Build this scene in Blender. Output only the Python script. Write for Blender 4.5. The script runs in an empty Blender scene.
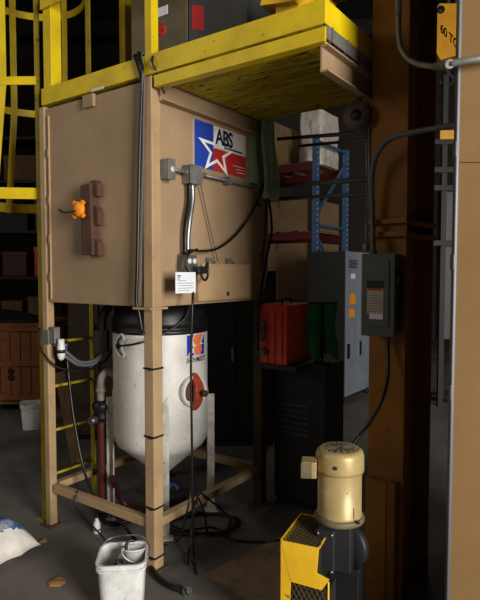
import bpy, bmesh, math, random
from mathutils import Vector, Matrix, noise
R = math.radians
random.seed(7)
C = bpy.context.scene.collection

# ------------------------------------------------------------------ camera
FPX, HOR = 550.0, 273.0
PIT = math.atan((300-HOR)/FPX)
CAM = Vector((0, 0, 1.6))
cam = bpy.data.cameras.new('camera')
cam.sensor_fit = 'VERTICAL'; cam.sensor_height = 36; cam.lens = FPX*36/600
cam.clip_end = 60
co = bpy.data.objects.new('camera', cam); C.objects.link(co)
co.location = CAM; co.rotation_euler = (math.pi/2-PIT, 0, 0)
bpy.context.scene.camera = co

# ------------------------------------------------------------------ light
w = bpy.data.worlds.new('world'); bpy.context.scene.world = w; w.use_nodes = True
w.node_tree.nodes['Background'].inputs[0].default_value = (0.85, 0.93, 1.0, 1)
w.node_tree.nodes['Background'].inputs[1].default_value = 0.012
def area(name, loc, target, sx, sy, power, col, spread=180):
    l = bpy.data.lights.new(name, 'AREA'); l.shape = 'RECTANGLE'; l.size = sx; l.size_y = sy
    l.energy = power; l.color = col; l.spread = R(spread)
    o = bpy.data.objects.new(name, l); C.objects.link(o); o.location = loc
    o.rotation_euler = (Vector(target)-Vector(loc)).to_track_quat('-Z', 'Y').to_euler()
    return o
area('door_daylight', (3.8, -2.9, 2.3), (-0.6, 3.0, 1.5), 1.9, 3.0, 680, (1.0, 0.97, 0.93))
area('left_fill', (-5.2, 1.0, 3.6), (-1.0, 4.0, 1.0), 2.5, 2.5, 50, (1.0, 0.93, 0.84))  # added soft fill that brightens the left faces and crates
area('roof_light', (2.4, 8.2, 6.2), (1.6, 7.0, 2.0), 1.5, 1.5, 11, (1.0, 0.93, 0.82), 120)
vs = bpy.context.scene.view_settings
bpy.context.scene.display_settings.display_device = 'sRGB'
vs.view_transform = 'Standard'; vs.look = 'None'; vs.exposure = 0.0; vs.gamma = 1.0
vs.use_curve_mapping = False

# ------------------------------------------------------------------ helpers
def at(px, py, Y):
    f = Vector((0, math.cos(PIT), -math.sin(PIT))); u = Vector((0, math.sin(PIT), math.cos(PIT)))
    r = f + Vector(((px-240)/FPX, 0, 0)) + u*((300-py)/FPX)
    return CAM + r*(Y/r.y)
def gnd(px, py, z=0.0):
    a = at(px, py, 1.0)-CAM
    return CAM + a*((z-CAM.z)/a.z)
TH = R(54.46)
ORG = gnd(155, 573)
TM = Matrix.Translation(ORG) @ Matrix.Rotation(TH, 4, 'Z')      # tower frame: x = B (right face), y = A (left face)
I4 = Matrix.Identity(4)
def T(b, a, z): return TM @ Vector((b, a, z))

def lin(c): return c/12.92 if c <= .04045 else ((c+.055)/1.055)**2.4
def rgb(r, g, b): return (lin(r/255), lin(g/255), lin(b/255), 1)

def mat(name, c, rough=.6, metal=0.0, c2=None, sc=6.0, amt=.5, fine=None, bump=0.0, lo=.42, hi=.68, stretch=(1, 1, 1), spec=.4):
    m = bpy.data.materials.new(name); m.use_nodes = True
    n = m.node_tree.nodes; l = m.node_tree.links; p = n['Principled BSDF']
    p.inputs['Base Color'].default_value = rgb(*c); p.inputs['Roughness'].default_value = rough
    p.inputs['Metallic'].default_value = metal; p.inputs['Specular IOR Level'].default_value = spec
    tc = n.new('ShaderNodeTexCoord'); mp = n.new('ShaderNodeMapping'); mp.inputs['Scale'].default_value = stretch
    l.new(tc.outputs['Object'], mp.inputs['Vector'])
    out = None
    if c2:
        t = n.new('ShaderNodeTexNoise'); t.inputs['Scale'].default_value = sc; t.inputs['Detail'].default_value = 8
        t.inputs['Roughness'].default_value = .65
        l.new(mp.outputs[0], t.inputs['Vector'])
        r = n.new('ShaderNodeMapRange'); r.inputs[1].default_value = lo; r.inputs[2].default_value = hi; r.inputs[4].default_value = amt
        l.new(t.outputs['Fac'], r.inputs[0])
        x = n.new('ShaderNodeMix'); x.data_type = 'RGBA'
        x.inputs[6].default_value = rgb(*c); x.inputs[7].default_value = rgb(*c2)
        l.new(r.outputs[0], x.inputs[0]); l.new(x.outputs[2], p.inputs['Base Color']); out = x.outputs[2]
    if fine:
        t2 = n.new('ShaderNodeTexNoise'); t2.inputs['Scale'].default_value = fine[1]; t2.inputs['Detail'].default_value = 5
        l.new(mp.outputs[0], t2.inputs['Vector'])
        r2 = n.new('ShaderNodeMapRange'); r2.inputs[1].default_value = fine[2]; r2.inputs[2].default_value = fine[2]+.06; r2.inputs[4].default_value = fine[3]
        l.new(t2.outputs['Fac'], r2.inputs[0])
        y = n.new('ShaderNodeMix'); y.data_type = 'RGBA'
        y.inputs[6].default_value = rgb(*c); y.inputs[7].default_value = rgb(*fine[0])
        if out: l.new(out, y.inputs[6])
        l.new(r2.outputs[0], y.inputs[0]); l.new(y.outputs[2], p.inputs['Base Color'])
    if bump:
        tb = n.new('ShaderNodeTexNoise'); tb.inputs['Scale'].default_value = sc*6; tb.inputs['Detail'].default_value = 4
        l.new(mp.outputs[0], tb.inputs['Vector'])
        b = n.new('ShaderNodeBump'); b.inputs['Strength'].default_value = bump; b.inputs['Distance'].default_value = .01
        l.new(tb.outputs['Fac'], b.inputs['Height']); l.new(b.outputs[0], p.inputs['Normal'])
    return m

M = {}
M['tan'] = mat('tan_paint', (158, 131, 100), .6, 0, (132, 107, 80), 2.6, .55, ((88, 64, 46), 38, .69, .7), .05)
M['tan_post'] = mat('tan_post_paint', (172, 143, 106), .55, 0, (138, 110, 80), 7, .5, ((84, 62, 46), 55, .68, .8), .05)
M['tan_panel'] = mat('tan_panel_paint', (112, 86, 54), .85, 0, (98, 74, 46), 2.5, .6, ((72, 52, 38), 60, .70, .5), .04, spec=.12)
M['tan_dim'] = mat('brown_and_shaded_tan', (92, 74, 56), .7, 0, (60, 47, 36), 6, .7)  # brown for small parts; on the rear posts it stands in for shade
M['yellow'] = mat('safety_yellow', (216, 186, 14), .45, 0, (178, 146, 20), 5, .7, ((60, 48, 18), 30, .68, .85), .05)
M['yellow_deck'] = mat('yellow_deck_paint', (178, 158, 24), .6, 0, (96, 80, 24), 6, .8, ((48, 36, 16), 18, .6, .8), .05, stretch=(4, .6, 1))
M['yellow_guard'] = mat('guard_yellow', (232, 184, 40), .4, 0, (196, 142, 26), 5, .6, ((58, 42, 20), 28, .64, .85), .05)
M['grime_yellow'] = mat('grimy_mesh_paint', (92, 80, 40), .7, 0, (44, 38, 24), 9, .8)
M['ladder_yellow'] = mat('worn_shaded_ladder_paint', (176, 154, 30), .6, 0, (128, 108, 32), 6, .8, ((60, 48, 22), 30, .64, .8))  # cage yellow, worn, and dulled to put the ladder's shade into its colour
M['olive'] = mat('olive_grey_paint', (100, 90, 62), .6, 0, (74, 66, 46), 6, .7)
M['amber'] = mat('crane_yellow', (226, 160, 30), .45, 0, (190, 124, 24), 4, .6)
M['white_pot'] = mat('white_pot_paint', (212, 209, 202), .45, 0, (180, 173, 158), 5, .6, ((92, 78, 60), 34, .66, .8), .04)
M['white_plastic'] = mat('white_plastic', (226, 226, 222), .35, 0, (178, 172, 160), 9, .7, ((82, 70, 58), 30, .64, .75))
M['white_leg'] = mat('white_leg_paint', (208, 202, 190), .5, 0, (128, 116, 98), 9, .7, ((80, 62, 44), 40, .66, .8))
M['black'] = mat('black_rubber', (20, 20, 21), .45, 0, (36, 35, 34), 9, .6)
M['black_gloss'] = mat('black_gloss', (16, 16, 17), .42, 0, (30, 30, 30), 9, .5)
M['hose'] = mat('black_hose', (17, 17, 18), .34, 0, (28, 27, 26), 14, .5)
M['grey_hose'] = mat('grey_hose', (96, 96, 102), .4, 0, (66, 66, 72), 12, .5)
M['galv'] = mat('galvanised', (150, 150, 150), .36, .8, (104, 104, 106), 14, .7)
M['galv_box'] = mat('galvanised_box', (126, 124, 118), .5, .35, (88, 84, 78), 16, .7)
M['edge_steel'] = mat('bare_steel_edge', (96, 97, 100), .5, .5, (110, 110, 114), 10, .7, stretch=(1, 1, .15))
M['rust'] = mat('rust_brown', (84, 54, 40), .75, 0, (56, 38, 30), 12, .8, None, .2)
M['red_brown'] = mat('red_oxide', (158, 62, 40), .45, 0, (110, 44, 32), 12, .6)
M['rust_red'] = mat('dull_red_hose', (104, 44, 32), .5, 0, (66, 32, 26), 9, .7)
M['orange'] = mat('orange_plastic', (250, 150, 30), .4, 0, (230, 120, 20), 20, .5)
M['red'] = mat('red_paint', (232, 80, 48), .45, 0, (176, 54, 34), 8, .7, ((40, 20, 18), 24, .66, .7))
M['dark_red'] = mat('dark_red_beam', (80, 20, 18), .5, 0, (56, 16, 14), 5, .6)
M['blue'] = mat('rack_blue', (58, 88, 122), .5, 0, (42, 66, 96), 8, .6)
M['grey_cab'] = mat('cabinet_grey', (128, 134, 142), .45, 0, (104, 110, 118), 5, .6)
M['dark_grey'] = mat('dark_grey_steel', (70, 70, 70), .5, 0, (52, 52, 52), 8, .6)
M['disc'] = mat('switch_grey', (88, 88, 84), .5, 0, (68, 68, 64), 6, .5)
M['machine'] = mat('machine_dark', (38, 35, 32), .6, 0, (26, 24, 22), 6, .7)
M['brown_col'] = mat('brown_column_paint', (148, 96, 26), .7, 0, (106, 66, 18), 3, .8, ((50, 32, 20), 24, .66, .6), .05)
M['gold'] = mat('motor_gold', (176, 154, 104), .42, .2, (140, 118, 72), 7, .6, ((86, 70, 40), 40, .67, .7), .03)
M['gold_dark'] = mat('motor_dark_metal', (110, 100, 74), .6, .2, (70, 64, 50), 14, .7)  # darker metal tone for vent grille, flange, terminal cover and seam
M['cast'] = mat('cast_iron', (44, 44, 46), .5, .3, (28, 28, 30), 9, .7)
M['green'] = mat('green_cloth', (150, 172, 142), .9, 0, (110, 130, 104), 8, .7, None, .2)
M['green_shirt'] = mat('green_rag', (44, 126, 74), .9, 0, (30, 92, 54), 8, .7, None, .2)
M['paper'] = mat('paper', (226, 228, 232), .6, 0, (206, 208, 214), 12, .5)
M['pale_label'] = mat('aged_label', (188, 174, 144), .6, 0, (160, 146, 118), 12, .5)
M['ink'] = mat('black_ink', (24, 22, 26), .6)
M['ink_red'] = mat('red_ink', (190, 40, 40), .6)
M['ink_grey'] = mat('grey_ink', (120, 124, 140), .6)
M['sblue'] = mat('sign_blue', (38, 66, 158), .4, 0, (30, 54, 134), 8, .5)
M['sred'] = mat('sign_red', (186, 44, 44), .4, 0, (160, 38, 38), 8, .5)
M['swhite'] = mat('sign_white', (214, 208, 196), .4, 0, (192, 184, 170), 8, .5)
M['star'] = mat('star_white', (240, 238, 232), .4)
M['navy'] = mat('navy_ink', (24, 28, 62), .45)
M['lorange'] = mat('logo_orange', (232, 122, 78), .4, 0, (214, 104, 66), 12, .5)
M['lblue'] = mat('logo_blue', (34, 52, 170), .4)
M['wood'] = mat('crate_wood', (150, 88, 46), .65, 0, (104, 58, 30), 5, .8, None, .15, stretch=(.6, 1, 6))
M['wood2'] = mat('raw_wood', (134, 104, 70), .75, 0, (92, 68, 44), 6, .8, None, .15, stretch=(4, 1, .5))
M['near_black'] = mat('backing_black', (22, 21, 20), .6, 0, (16, 15, 15), 6, .6)
M['carton'] = mat('carton', (122, 96, 66), .8, 0, (98, 76, 52), 4, .6)
M['wrap'] = mat('stretch_wrap', (206, 196, 186), .22, 0, (160, 146, 132), 9, .7, None, .5)
M['purple'] = mat('purple_hose', (70, 30, 42), .4, 0, (48, 22, 30), 10, .6)
M['pvc'] = mat('grey_white_pvc', (160, 152, 138), .4, 0, (108, 100, 88), 14, .7)
M['bag'] = mat('poly_bag', (232, 227, 218), .5, 0, (190, 180, 166), 8, .6, None, .25)
M['bagblue'] = mat('bag_blue_print', (48, 92, 150), .5, 0, (206, 202, 196), 10, .9)
M['bagtan'] = mat('bag_tan_print', (176, 132, 86), .5, 0, (206, 196, 180), 12, .9)
M['debris'] = mat('dry_leaf', (168, 122, 78), .8, 0, (120, 84, 52), 20, .7)
M['floor'] = mat('concrete', (112, 107, 100), .72, 0, (76, 73, 69), 1.6, .8, ((122, 112, 98), 22, .70, .5), .25)
M['wall'] = mat('dark_shed_wall', (48, 38, 30), .8, 0, (34, 28, 23), 1.2, .7)
M['shed'] = mat('dark_ceiling', (40, 36, 32), .9, 0, (28, 26, 24), 1.2, .7)
M['plate'] = mat('floor_plate_steel', (156, 136, 110), .6, .1, (104, 90, 72), 8, .8, None, .1)
M['green_tool'] = mat('pale_blue_rag', (60, 100, 160), .8)

def wm(o):
    m = o.matrix_basis.copy()
    while o.parent:
        o = o.parent; m = o.matrix_basis @ m
    return m

class MB:
    def __init__(s, frame=I4): s.bm = bmesh.new(); s.F = frame; s.mi = 0
    def _add(s, vs, fs, smooth=False):
        V = [s.bm.verts.new(s.F @ Vector(v)) for v in vs]
        for f in fs:
            try:
                x = s.bm.faces.new([V[i] for i in f]); x.material_index = s.mi; x.smooth = smooth
            except ValueError: pass
        return V
    def box(s, x0, x1, y0, y1, z0, z1, X=I4):
        vs = [X @ Vector(p) for p in ((x0,y0,z0),(x1,y0,z0),(x1,y1,z0),(x0,y1,z0),(x0,y0,z1),(x1,y0,z1),(x1,y1,z1),(x0,y1,z1))]
        s._add(vs, [(0,3,2,1),(4,5,6,7),(0,1,5,4),(1,2,6,5),(2,3,7,6),(3,0,4,7)]); return s
    def bar(s, p, q, wd, ht, up=(0,0,1)):
        p = Vector(p); q = Vector(q); d = (q-p).normalized(); up = Vector(up)
        sd = d.cross(up)
        if sd.length < 1e-4: sd = d.cross(Vector((1,0,0)))
        sd.normalize(); u = sd.cross(d)
        a = sd*wd/2; b = u*ht/2
        s._add([p-a-b,p+a-b,p+a+b,p-a+b,q-a-b,q+a-b,q+a+b,q-a+b], [(0,1,2,3),(7,6,5,4),(0,4,5,1),(1,5,6,2),(2,6,7,3),(3,7,4,0)]); return s
    def prism(s, pts, h0, h1, fn):
        n = len(pts); vs = [fn(x, y, h0) for x, y in pts]+[fn(x, y, h1) for x, y in pts]
        s._add(vs, [tuple(range(n))[::-1], tuple(range(n, 2*n))]+[(i, (i+1) % n, n+(i+1) % n, n+i) for i in range(n)]); return s
    def tube(s, pts, r, seg=10, n=6, smooth=True):
        P = [Vector(p) for p in pts]
        if len(P) > 2 and n > 1:
            Q = []
            E = [P[0]*2-P[1]]+P+[P[-1]*2-P[-2]]
            for i in range(1, len(E)-2):
                a, b, c, d = E[i-1:i+3]
                for k in range(n):
                    t = k/n
                    Q.append(.5*((2*b)+(c-a)*t+(2*a-5*b+4*c-d)*t*t+(3*b-a-3*c+d)*t**3))
            Q.append(P[-1]); P = Q
        rr = r if isinstance(r, (list, tuple)) else None
        d = (P[1]-P[0]).normalized(); up = Vector((0,0,1)) if abs(d.z) < .9 else Vector((1,0,0))
        u = d.cross(up).normalized(); vs = []; fs = []
        N = len(P)
        for i, p in enumerate(P):
            dd = (P[min(i+1, N-1)]-P[max(i-1, 0)])
            if dd.length > 1e-9: d = dd.normalized()
            u = (u-d*u.dot(d)).normalized(); v = d.cross(u)
            ra = rr[0]+(rr[1]-rr[0])*i/(N-1) if rr else r
            for k in range(seg):
                t = 2*math.pi*k/seg; vs.append(p+(u*math.cos(t)+v*math.sin(t))*ra)
        for i in range(N-1):
            for k in range(seg):
                k2 = (k+1) % seg; fs.append((i*seg+k, i*seg+k2, (i+1)*seg+k2, (i+1)*seg+k))
        V = s._add(vs, fs, smooth)
        for idx in (range(seg), range((N-1)*seg, N*seg)):
            try:
                f = s.bm.faces.new([V[i] for i in idx]); f.material_index = s.mi
            except ValueError: pass
        return s
    def lathe(s, prof, X=I4, seg=40, smooth=True):
        vs = []; fs = []; n = len(prof)
        for r, z in prof:
            for k in range(seg):
                t = 2*math.pi*k/seg; vs.append(X @ Vector((max(r, 1e-4)*math.cos(t), max(r, 1e-4)*math.sin(t), z)))
        for i in range(n-1):
            for k in range(seg):
                k2 = (k+1) % seg; fs.append((i*seg+k, i*seg+k2, (i+1)*seg+k2, (i+1)*seg+k))
        V = s._add(vs, fs, smooth)
        for idx in (range(seg), range((n-1)*seg, n*seg)):
            try:
                f = s.bm.faces.new([V[i] for i in idx]); f.material_index = s.mi
            except ValueError: pass
        return s
    def grid(s, fn, nu, nv, smooth=True):
        vs = [fn(i/nu, j/nv) for j in range(nv+1) for i in range(nu+1)]
        fs = [(j*(nu+1)+i, j*(nu+1)+i+1, (j+1)*(nu+1)+i+1, (j+1)*(nu+1)+i) for j in range(nv) for i in range(nu)]
        s._add(vs, fs, smooth); return s
    def build(s, name, m, parent=None, bevel=0, solid=0):
        bmesh.ops.recalc_face_normals(s.bm, faces=s.bm.faces)
        me = bpy.data.meshes.new(name)
        o = bpy.data.objects.new(name, me)
        if parent is not None:
            X = wm(parent)
        else:
            xs = [v.co for v in s.bm.verts]
            lo = [min(v[i] for v in xs) for i in range(3)]; hi = [max(v[i] for v in xs) for i in range(3)]
            X = Matrix.Translation(((lo[0]+hi[0])/2, (lo[1]+hi[1])/2, lo[2]))
            if s.F is TM: X = X @ Matrix.Rotation(TH, 4, 'Z')
        s.bm.transform(X.inverted()); s.bm.to_mesh(me); s.bm.free()
        for k in (m if isinstance(m, (list, tuple)) else [m]): me.materials.append(M[k])
        C.objects.link(o)
        if parent is not None: o.parent = parent
        else: o.matrix_basis = X
        if solid:
            k = o.modifiers.new('solid', 'SOLIDIFY'); k.thickness = solid; k.offset = 0
        if bevel:
            k = o.modifiers.new('bevel', 'BEVEL'); k.width = bevel; k.segments = 2; k.limit_method = 'ANGLE'; k.angle_limit = R(50)
        return o

def tag(o, label, cat, group=None, kind=None):
    o['label'] = label; o['category'] = cat
    if group: o['group'] = group
    if kind: o['kind'] = kind
    return o
def thing(name, loc, label, cat, group=None, rz=0.0):
    o = bpy.data.objects.new(name, None); C.objects.link(o); o.empty_display_size = .1
    o.matrix_basis = Matrix.Translation(loc) @ Matrix.Rotation(rz, 4, 'Z')
    return tag(o, label, cat, group)
def children(o): return [c for c in bpy.data.objects if c.parent == o]
def copy_tree(o, X, label=None):
    def rec(q, par):
        c = q.copy(); C.objects.link(c); c.parent = par
        for ch in children(q):
            rec(ch, c)
        return c
    kids = rec(o, None); kids.matrix_basis = X
    if label: kids['label'] = label
    return kids
def text(name, body, fn, m, parent, size=1.0, depth=0.0, shear=0.0, bold=0.0, spacing=1.0):
    """fn maps the flat text coordinates (x right, y up, z out) to the world"""
    cu = bpy.data.curves.new('txt', 'FONT'); cu.body = body; cu.size = size; cu.shear = shear; cu.offset = bold
    cu.align_x = 'CENTER'; cu.align_y = 'CENTER'; cu.extrude = depth; cu.space_character = spacing
    o = bpy.data.objects.new('txt', cu); C.objects.link(o)
    dg = bpy.context.evaluated_depsgraph_get()
    me = bpy.data.meshes.new_from_object(o.evaluated_get(dg))
    bpy.data.objects.remove(o); bpy.data.curves.remove(cu)
    me.name = name; X = wm(parent).inverted()
    for v in me.vertices: v.co = X @ Vector(fn(*v.co))
    me.materials.clear(); me.materials.append(M[m])
    n = bpy.data.objects.new(name, me); C.objects.link(n); n.parent = parent
    return n

# ------------------------------------------------------------------ the setting
def struct(o): o['kind'] = 'structure'; return o
b = MB(); b.box(-8, 7, -5, 13, -.2, 0); struct(b.build('floor', 'floor'))
b = MB(); b.box(-8, 7, 13, 13.2, 0, 7); struct(b.build('wall_back', 'wall'))
b = MB(); b.box(-8.2, -8, -5, 13.2, 0, 7); struct(b.build('wall_left', 'wall'))
b = MB(); b.box(7, 7.2, -5, 13.2, 0, 7); struct(b.build('wall_right', 'wall'))
b = MB(); b.box(-8.2, 7.2, -5, 13.2, 7, 7.2)
for y in range(-4, 13, 2): b.box(-8, 7, y, y+.15, 6.7, 7)
struct(b.build('ceiling', 'shed'))

# ------------------------------------------------------------------ hopper and its stand
WA, WB = .96, 1.10          # outer size over the posts, along A (left face) and B (right face)
PW = .07
ZB, ZT = 1.42, 2.615
hp = thing('media_hopper', T(.5, .48, 0), 'large tan steel hopper box on four square posts, standing over the white pressure pot', 'hopper', rz=TH)
b = MB(TM)
prof = [(.008, ZB), (1.0, ZB), (1.08, ZB+.05), (1.125, ZB+.2), (1.13, ZB+.4), (1.13, ZT-.02), (.008, ZT-.02)]
b.prism(prof, .008, WA-.01, lambda x, z, h: (x, h, z))
b.build('body', 'tan', hp, bevel=.006)
for (pb, pa, pw_) in ((0, 0, PW), (0, WA-.055, .052), (WB-PW, 0, PW), (WB-PW, WA-PW, PW)):
    b = MB(TM)
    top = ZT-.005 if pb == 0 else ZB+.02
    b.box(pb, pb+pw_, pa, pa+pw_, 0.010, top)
    p = b.build('post', 'tan_post' if pb == 0 else 'tan_dim', hp, bevel=.006)  # rear posts are the same tan, painted darker to hold their shade
    b = MB(TM); b.box(pb-.022, pb+pw_+.022, pa-.022, pa+pw_+.022, 0, .010)
    for u in (-.012, pw_+.012):
        b.lathe([(.007, .010), (.007, .018)], Matrix.Translation((pb+u, pa+pw_/2, 0)), 8)
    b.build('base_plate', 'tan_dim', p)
ZR = .272
for s_ in ((PW, WB-PW, .01, .06), (PW, WB-PW, WA-.06, WA-.01)):
    b = MB(TM); b.box(s_[0], s_[1], s_[2], s_[3], ZR-.045, ZR); b.build('brace', 'tan_post', hp, bevel=.004)
for s_ in ((.01, .055), (WB-.06, WB-.01)):
    b = MB(TM); b.box(s_[0], s_[1], PW, WA-PW, ZR-.05, ZR); b.build('brace', 'tan_post', hp, bevel=.004)
# rolled channel along the top of the right face
b = MB(TM)
b.box(.055, 1.12, -.008, .008, 2.49, 2.60); b.box(.055, 1.12, -.045, -.008, 2.592, 2.60); b.box(.055, 1.12, -.045, -.008, 2.49, 2.498)
b.build('top_channel', 'tan', hp, bevel=.002)
# left-face edge angle and tabs
b = MB(TM)
b.box(-.004, .008, WA-.10, WA-.097, ZB+.02, ZT-.07)
for z in (1.55, 1.78, 2.02, 2.3): b.box(-.008, 0, WA-.104, WA-.09, z, z+.05)
b.build('seam_strip', 'tan_post', hp)
b = MB(TM); b.box(-.012, .01, .44, .53, ZT-.085, ZT-.015); b.build('lug', 'tan', hp, bevel=.003)
b = MB(TM); b.box(-.03, .10, -.012, .07+.05, ZB-.012, ZB+.0); b.build('lower_lip', 'tan_post', hp)
# rusty latch bracket on the left face
LA = .45
b = MB(TM)
b.prism([(LA-.035, 1.70), (LA+.055, 1.70), (LA+.06, 1.73), (LA+.06, 2.09), (LA-.02, 2.10)], -.05, .008, lambda x, z, h: (h, x, z))
for z0, z1 in ((1.70, 1.79), (1.87, 1.97), (2.03, 2.115)):
    b.prism([(LA-.0, z0), (LA-.065, z0-.005), (LA-.06, z1-.02), (LA-.045, z1), (LA-.0, z1)], -.03, .008, lambda x, z, h: (h, x, z))
lb = b.build('latch_bracket', 'rust', hp, bevel=.004)
b = MB(TM)
X = TM.inverted() @ Matrix.Identity(4)
kc = (-.06, LA+.045, 1.955)
b.lathe([(.0, 0), (.036, 0), (.042, .006), (.042, .024), (.034, .03), (.014, .034), (0, .034)], Matrix.Translation(kc) @ Matrix.Rotation(R(-90), 4, 'Y'), 20)
for k in range(4):
    t = R(45+90*k); b.bar((kc[0]-.014, kc[1]+.018*math.cos(t), kc[2]+.018*math.sin(t)), (kc[0]-.014, kc[1]+.06*math.cos(t), kc[2]+.06*math.sin(t)), .022, .02, (1, 0, 0))
b.build('orange_knob', 'orange', lb, bevel=.003)['label'] = 'bright orange knob with four lugs'
b = MB(TM); b.tube([(kc[0]-.03, kc[1], kc[2]-.01), (kc[0]-.07, kc[1]+.05, kc[2]-.02), (kc[0]-.07, kc[1]+.10, kc[2]+.0)], .005); b.build('lever', 'black', lb)
# access door on the right face
b = MB(TM); b.box(.33, .85, -.034, .008, ZB+.02, ZB+.235); b.box(.34, .84, -.038, -.034, ZB+.03, ZB+.225)
dr = b.build('access_door', 'tan_post', hp, bevel=.004)
for x in (.47, .66):
    b = MB(TM); b.box(x-.028, x+.028, -.006, .008, ZB+.235, ZB+.27); b.tube([(x-.03, -.016, ZB+.243), (x+.03, -.016, ZB+.243)], .008, 8)
    b.build('hinge', 'galv_box', dr)
b = MB(TM); b.lathe([(0, 0), (.012, 0), (.012, .004), (0, .004)], Matrix.Translation((.60, -.038, ZB+.055)) @ Matrix.Rotation(R(90), 4, 'X'), 14); b.build('door_hole_plug', 'black', dr)
for x, z in ((1.0, 2.05), (1.03, 1.72)):
    b = MB(TM); b.lathe([(0, 0), (.012, 0), (.012, .01), (0, .01)], Matrix.Translation((x, .008, z)) @ Matrix.Rotation(R(90), 4, 'X'), 10); b.build('bolt_head', 'machine', hp)

# zip ties round the near post
for z, w_ in ((1.095, 0), (.73, 1), (.345, 2), (.075, 3)):
    b = MB(TM); e = .003
    for q in ((-e, PW+e, -e, 0), (-e, PW+e, PW, PW+e), (-e, 0, 0, PW), (PW, PW+e, 0, PW)):
        b.box(q[0], q[1], q[2], q[3], z-.005, z+.005)
    b.box(-.012, -.003, .01, .022, z-.007, z+.007)
    lab = ['black cable tie round the near tan post, topmost, level with the pot logo', 'black cable tie round the near tan post, level with the bottom of the pot shell',
           'black cable tie round the near tan post, just above the low braces', 'black cable tie round the foot of the near tan post, lowest of the four'][w_]
    tag(b.build('cable_tie', 'black'), lab, 'cable tie', 'cable ties on the near post')

# ABS sign
sg = thing('wall_sign', T(.585, -.004, 2.205), 'rectangular blue, white and red ABS sign with a white star on the right hopper face', 'sign', rz=TH)
b0, b1, z0, z1 = .335, .835, 2.205, 2.465
bm_ = b0+.17; zm = z0+.13
b = MB(TM); b.box(b0, b1, -.004, .008, z0, z1); b.build('backing', 'swhite', sg)
b = MB(TM); b.box(b0, bm_, -.0055, -.004, z0, z1); b.build('blue_field', 'sblue', sg)
b = MB(TM); b.box(bm_, b1, -.0055, -.004, zm, z1); b.build('white_field', 'swhite', sg)
b = MB(TM); b.box(bm_, b1, -.0055, -.004, z0, zm); b.build('red_field', 'sred', sg)
cx_, cz_ = b0+.205, zm-.02
def starpts(r): return [(cx_+(r if k % 2 == 0 else r*.40)*1.25*math.sin(math.pi*k/5+.05), cz_+(r if k % 2 == 0 else r*.40)*math.cos(math.pi*k/5+.05)) for k in range(10)]
so, si = starpts(.150), starpts(.102)
b = MB(TM)
for k in range(10):
    k2 = (k+1) % 10
    b.prism([so[k], so[k2], si[k2], si[k]], -.0075, -.0055, lambda x, z, h: (x, h, z))
b.build('star_outline', 'star', sg)
text('lettering', 'ABS', lambda x, y, z: TM @ Vector((b0+.275+x*.86, -.0078-z, z1-.062+y)), 'navy', sg, .125, 0, 0, .004, .9)
b = MB(TM); b.box(b0+.27, b0+.46, -.0076, -.0055, zm+.012, zm+.022); b.build('underline', 'navy', sg)
b = MB(TM)
for k, (u0, u1) in enumerate(((.36, .49), (.40, .49), (.40, .49))): b.box(b0+u0, b0+u1, -.0068, -.0055, z0+.055-.018*k, z0+.059-.018*k)
b.build('small_print', 'swhite', sg)

# ------------------------------------------------------------------ platform with guard rail
PA0, PA1, PB1 = -.985, WA-.045, .95
DZ = 2.622                   # top of the deck
pf = thing('work_platform', T(.5, 0, 2.6), 'yellow steel work platform with toe boards and guard rails on top of the tan hopper', 'platform', rz=TH)
b = MB(TM); b.box(.012, PB1, PA0+.02, PA1, DZ-.008, DZ)
k = 0.03
while k < PB1-.02:
    b.box(k, k+.016, PA0+.02, -.055, DZ-.045, DZ-.008); k += .034
b.build('deck', 'yellow_deck', pf)
b = MB(TM); b.box(-.002, .010, PA0, PA1+.01, DZ-.006, DZ+.094); tbd = b.build('toe_board', 'yellow', pf, bevel=.002)
b = MB(TM); b.box(-.004, -.002, .36, .46, DZ-.012, DZ+.002); b.build('light_gap_patch', 'swhite', tbd)  # white strip painted for the light seen through a gap here
b = MB(TM); b.box(-.002, .010, PA0, -.02, 2.545, 2.604); b.box(.01, .05, PA0+.01, -.02, 2.545, 2.553); b.build('edge_channel', 'yellow', pf, bevel=.002)
b = MB(TM); b.box(.01, PB1, PA0, PA0+.010, DZ-.006, DZ+.094); b.build('toe_board', 'yellow', pf, bevel=.002)
b = MB(TM); b.box(.01, PB1, PA0, PA0+.006, 2.56, 2.612)
for q in range(6): b.box(.05+q*.15, .056+q*.15, PA0-.01, PA0+.05, 2.555, 2.614)
b.build('end_bar', 'galv_box', pf)
b = MB(TM); b.box(.47, PB1, PA1, PA1+.01, DZ-.006, DZ+.094); b.build('toe_board', 'yellow', pf, bevel=.002)
b = MB(TM); b.box(PB1-.01, PB1, PA0, PA1, DZ-.006, DZ+.094); b.build('toe_board', 'yellow', pf, bevel=.002)
b = MB(TM); b.box(.03, PB1, PA0+.03, PA0+.038, 2.435, 2.545); b.box(.03, PB1, PA0+.0, PA0+.03, 2.537, 2.545); b.box(.03, PB1, PA0+.0, PA0+.03, 2.435, 2.443)
b.build('end_beam', 'tan', pf)
for (pb, pa, w_) in ((0.01, PA1-.075, .075), (0, -.005, .05), (0.01, PA0+.01, .045), (.62, PA1-.06, .06), (PB1-.06, PA1-.05, .05), (PB1-.06, -.02, .05), (PB1-.06, PA0+.01, .045)):
    b = MB(TM); b.box(pb, pb+w_, pa, pa+w_, DZ, 3.72); b.build('rail_post', 'yellow', pf, bevel=.003)
for z in (3.215, 3.70):
    b = MB(TM); b.box(-.008, .0, PA0, PA1+.0, z-.035, z+.035); b.box(-.008, .03, PA0, PA1, z+.03, z+.036); b.build('guard_rail', 'yellow', pf)
    b = MB(TM); b.box(PB1, PB1+.008, PA0, PA1, z-.035, z+.035); b.build('guard_rail', 'yellow', pf)
    b = MB(TM); b.box(0, PB1, PA0-.008, PA0+.01, z-.035, z+.035); b.build('guard_rail', 'yellow', pf)

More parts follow.
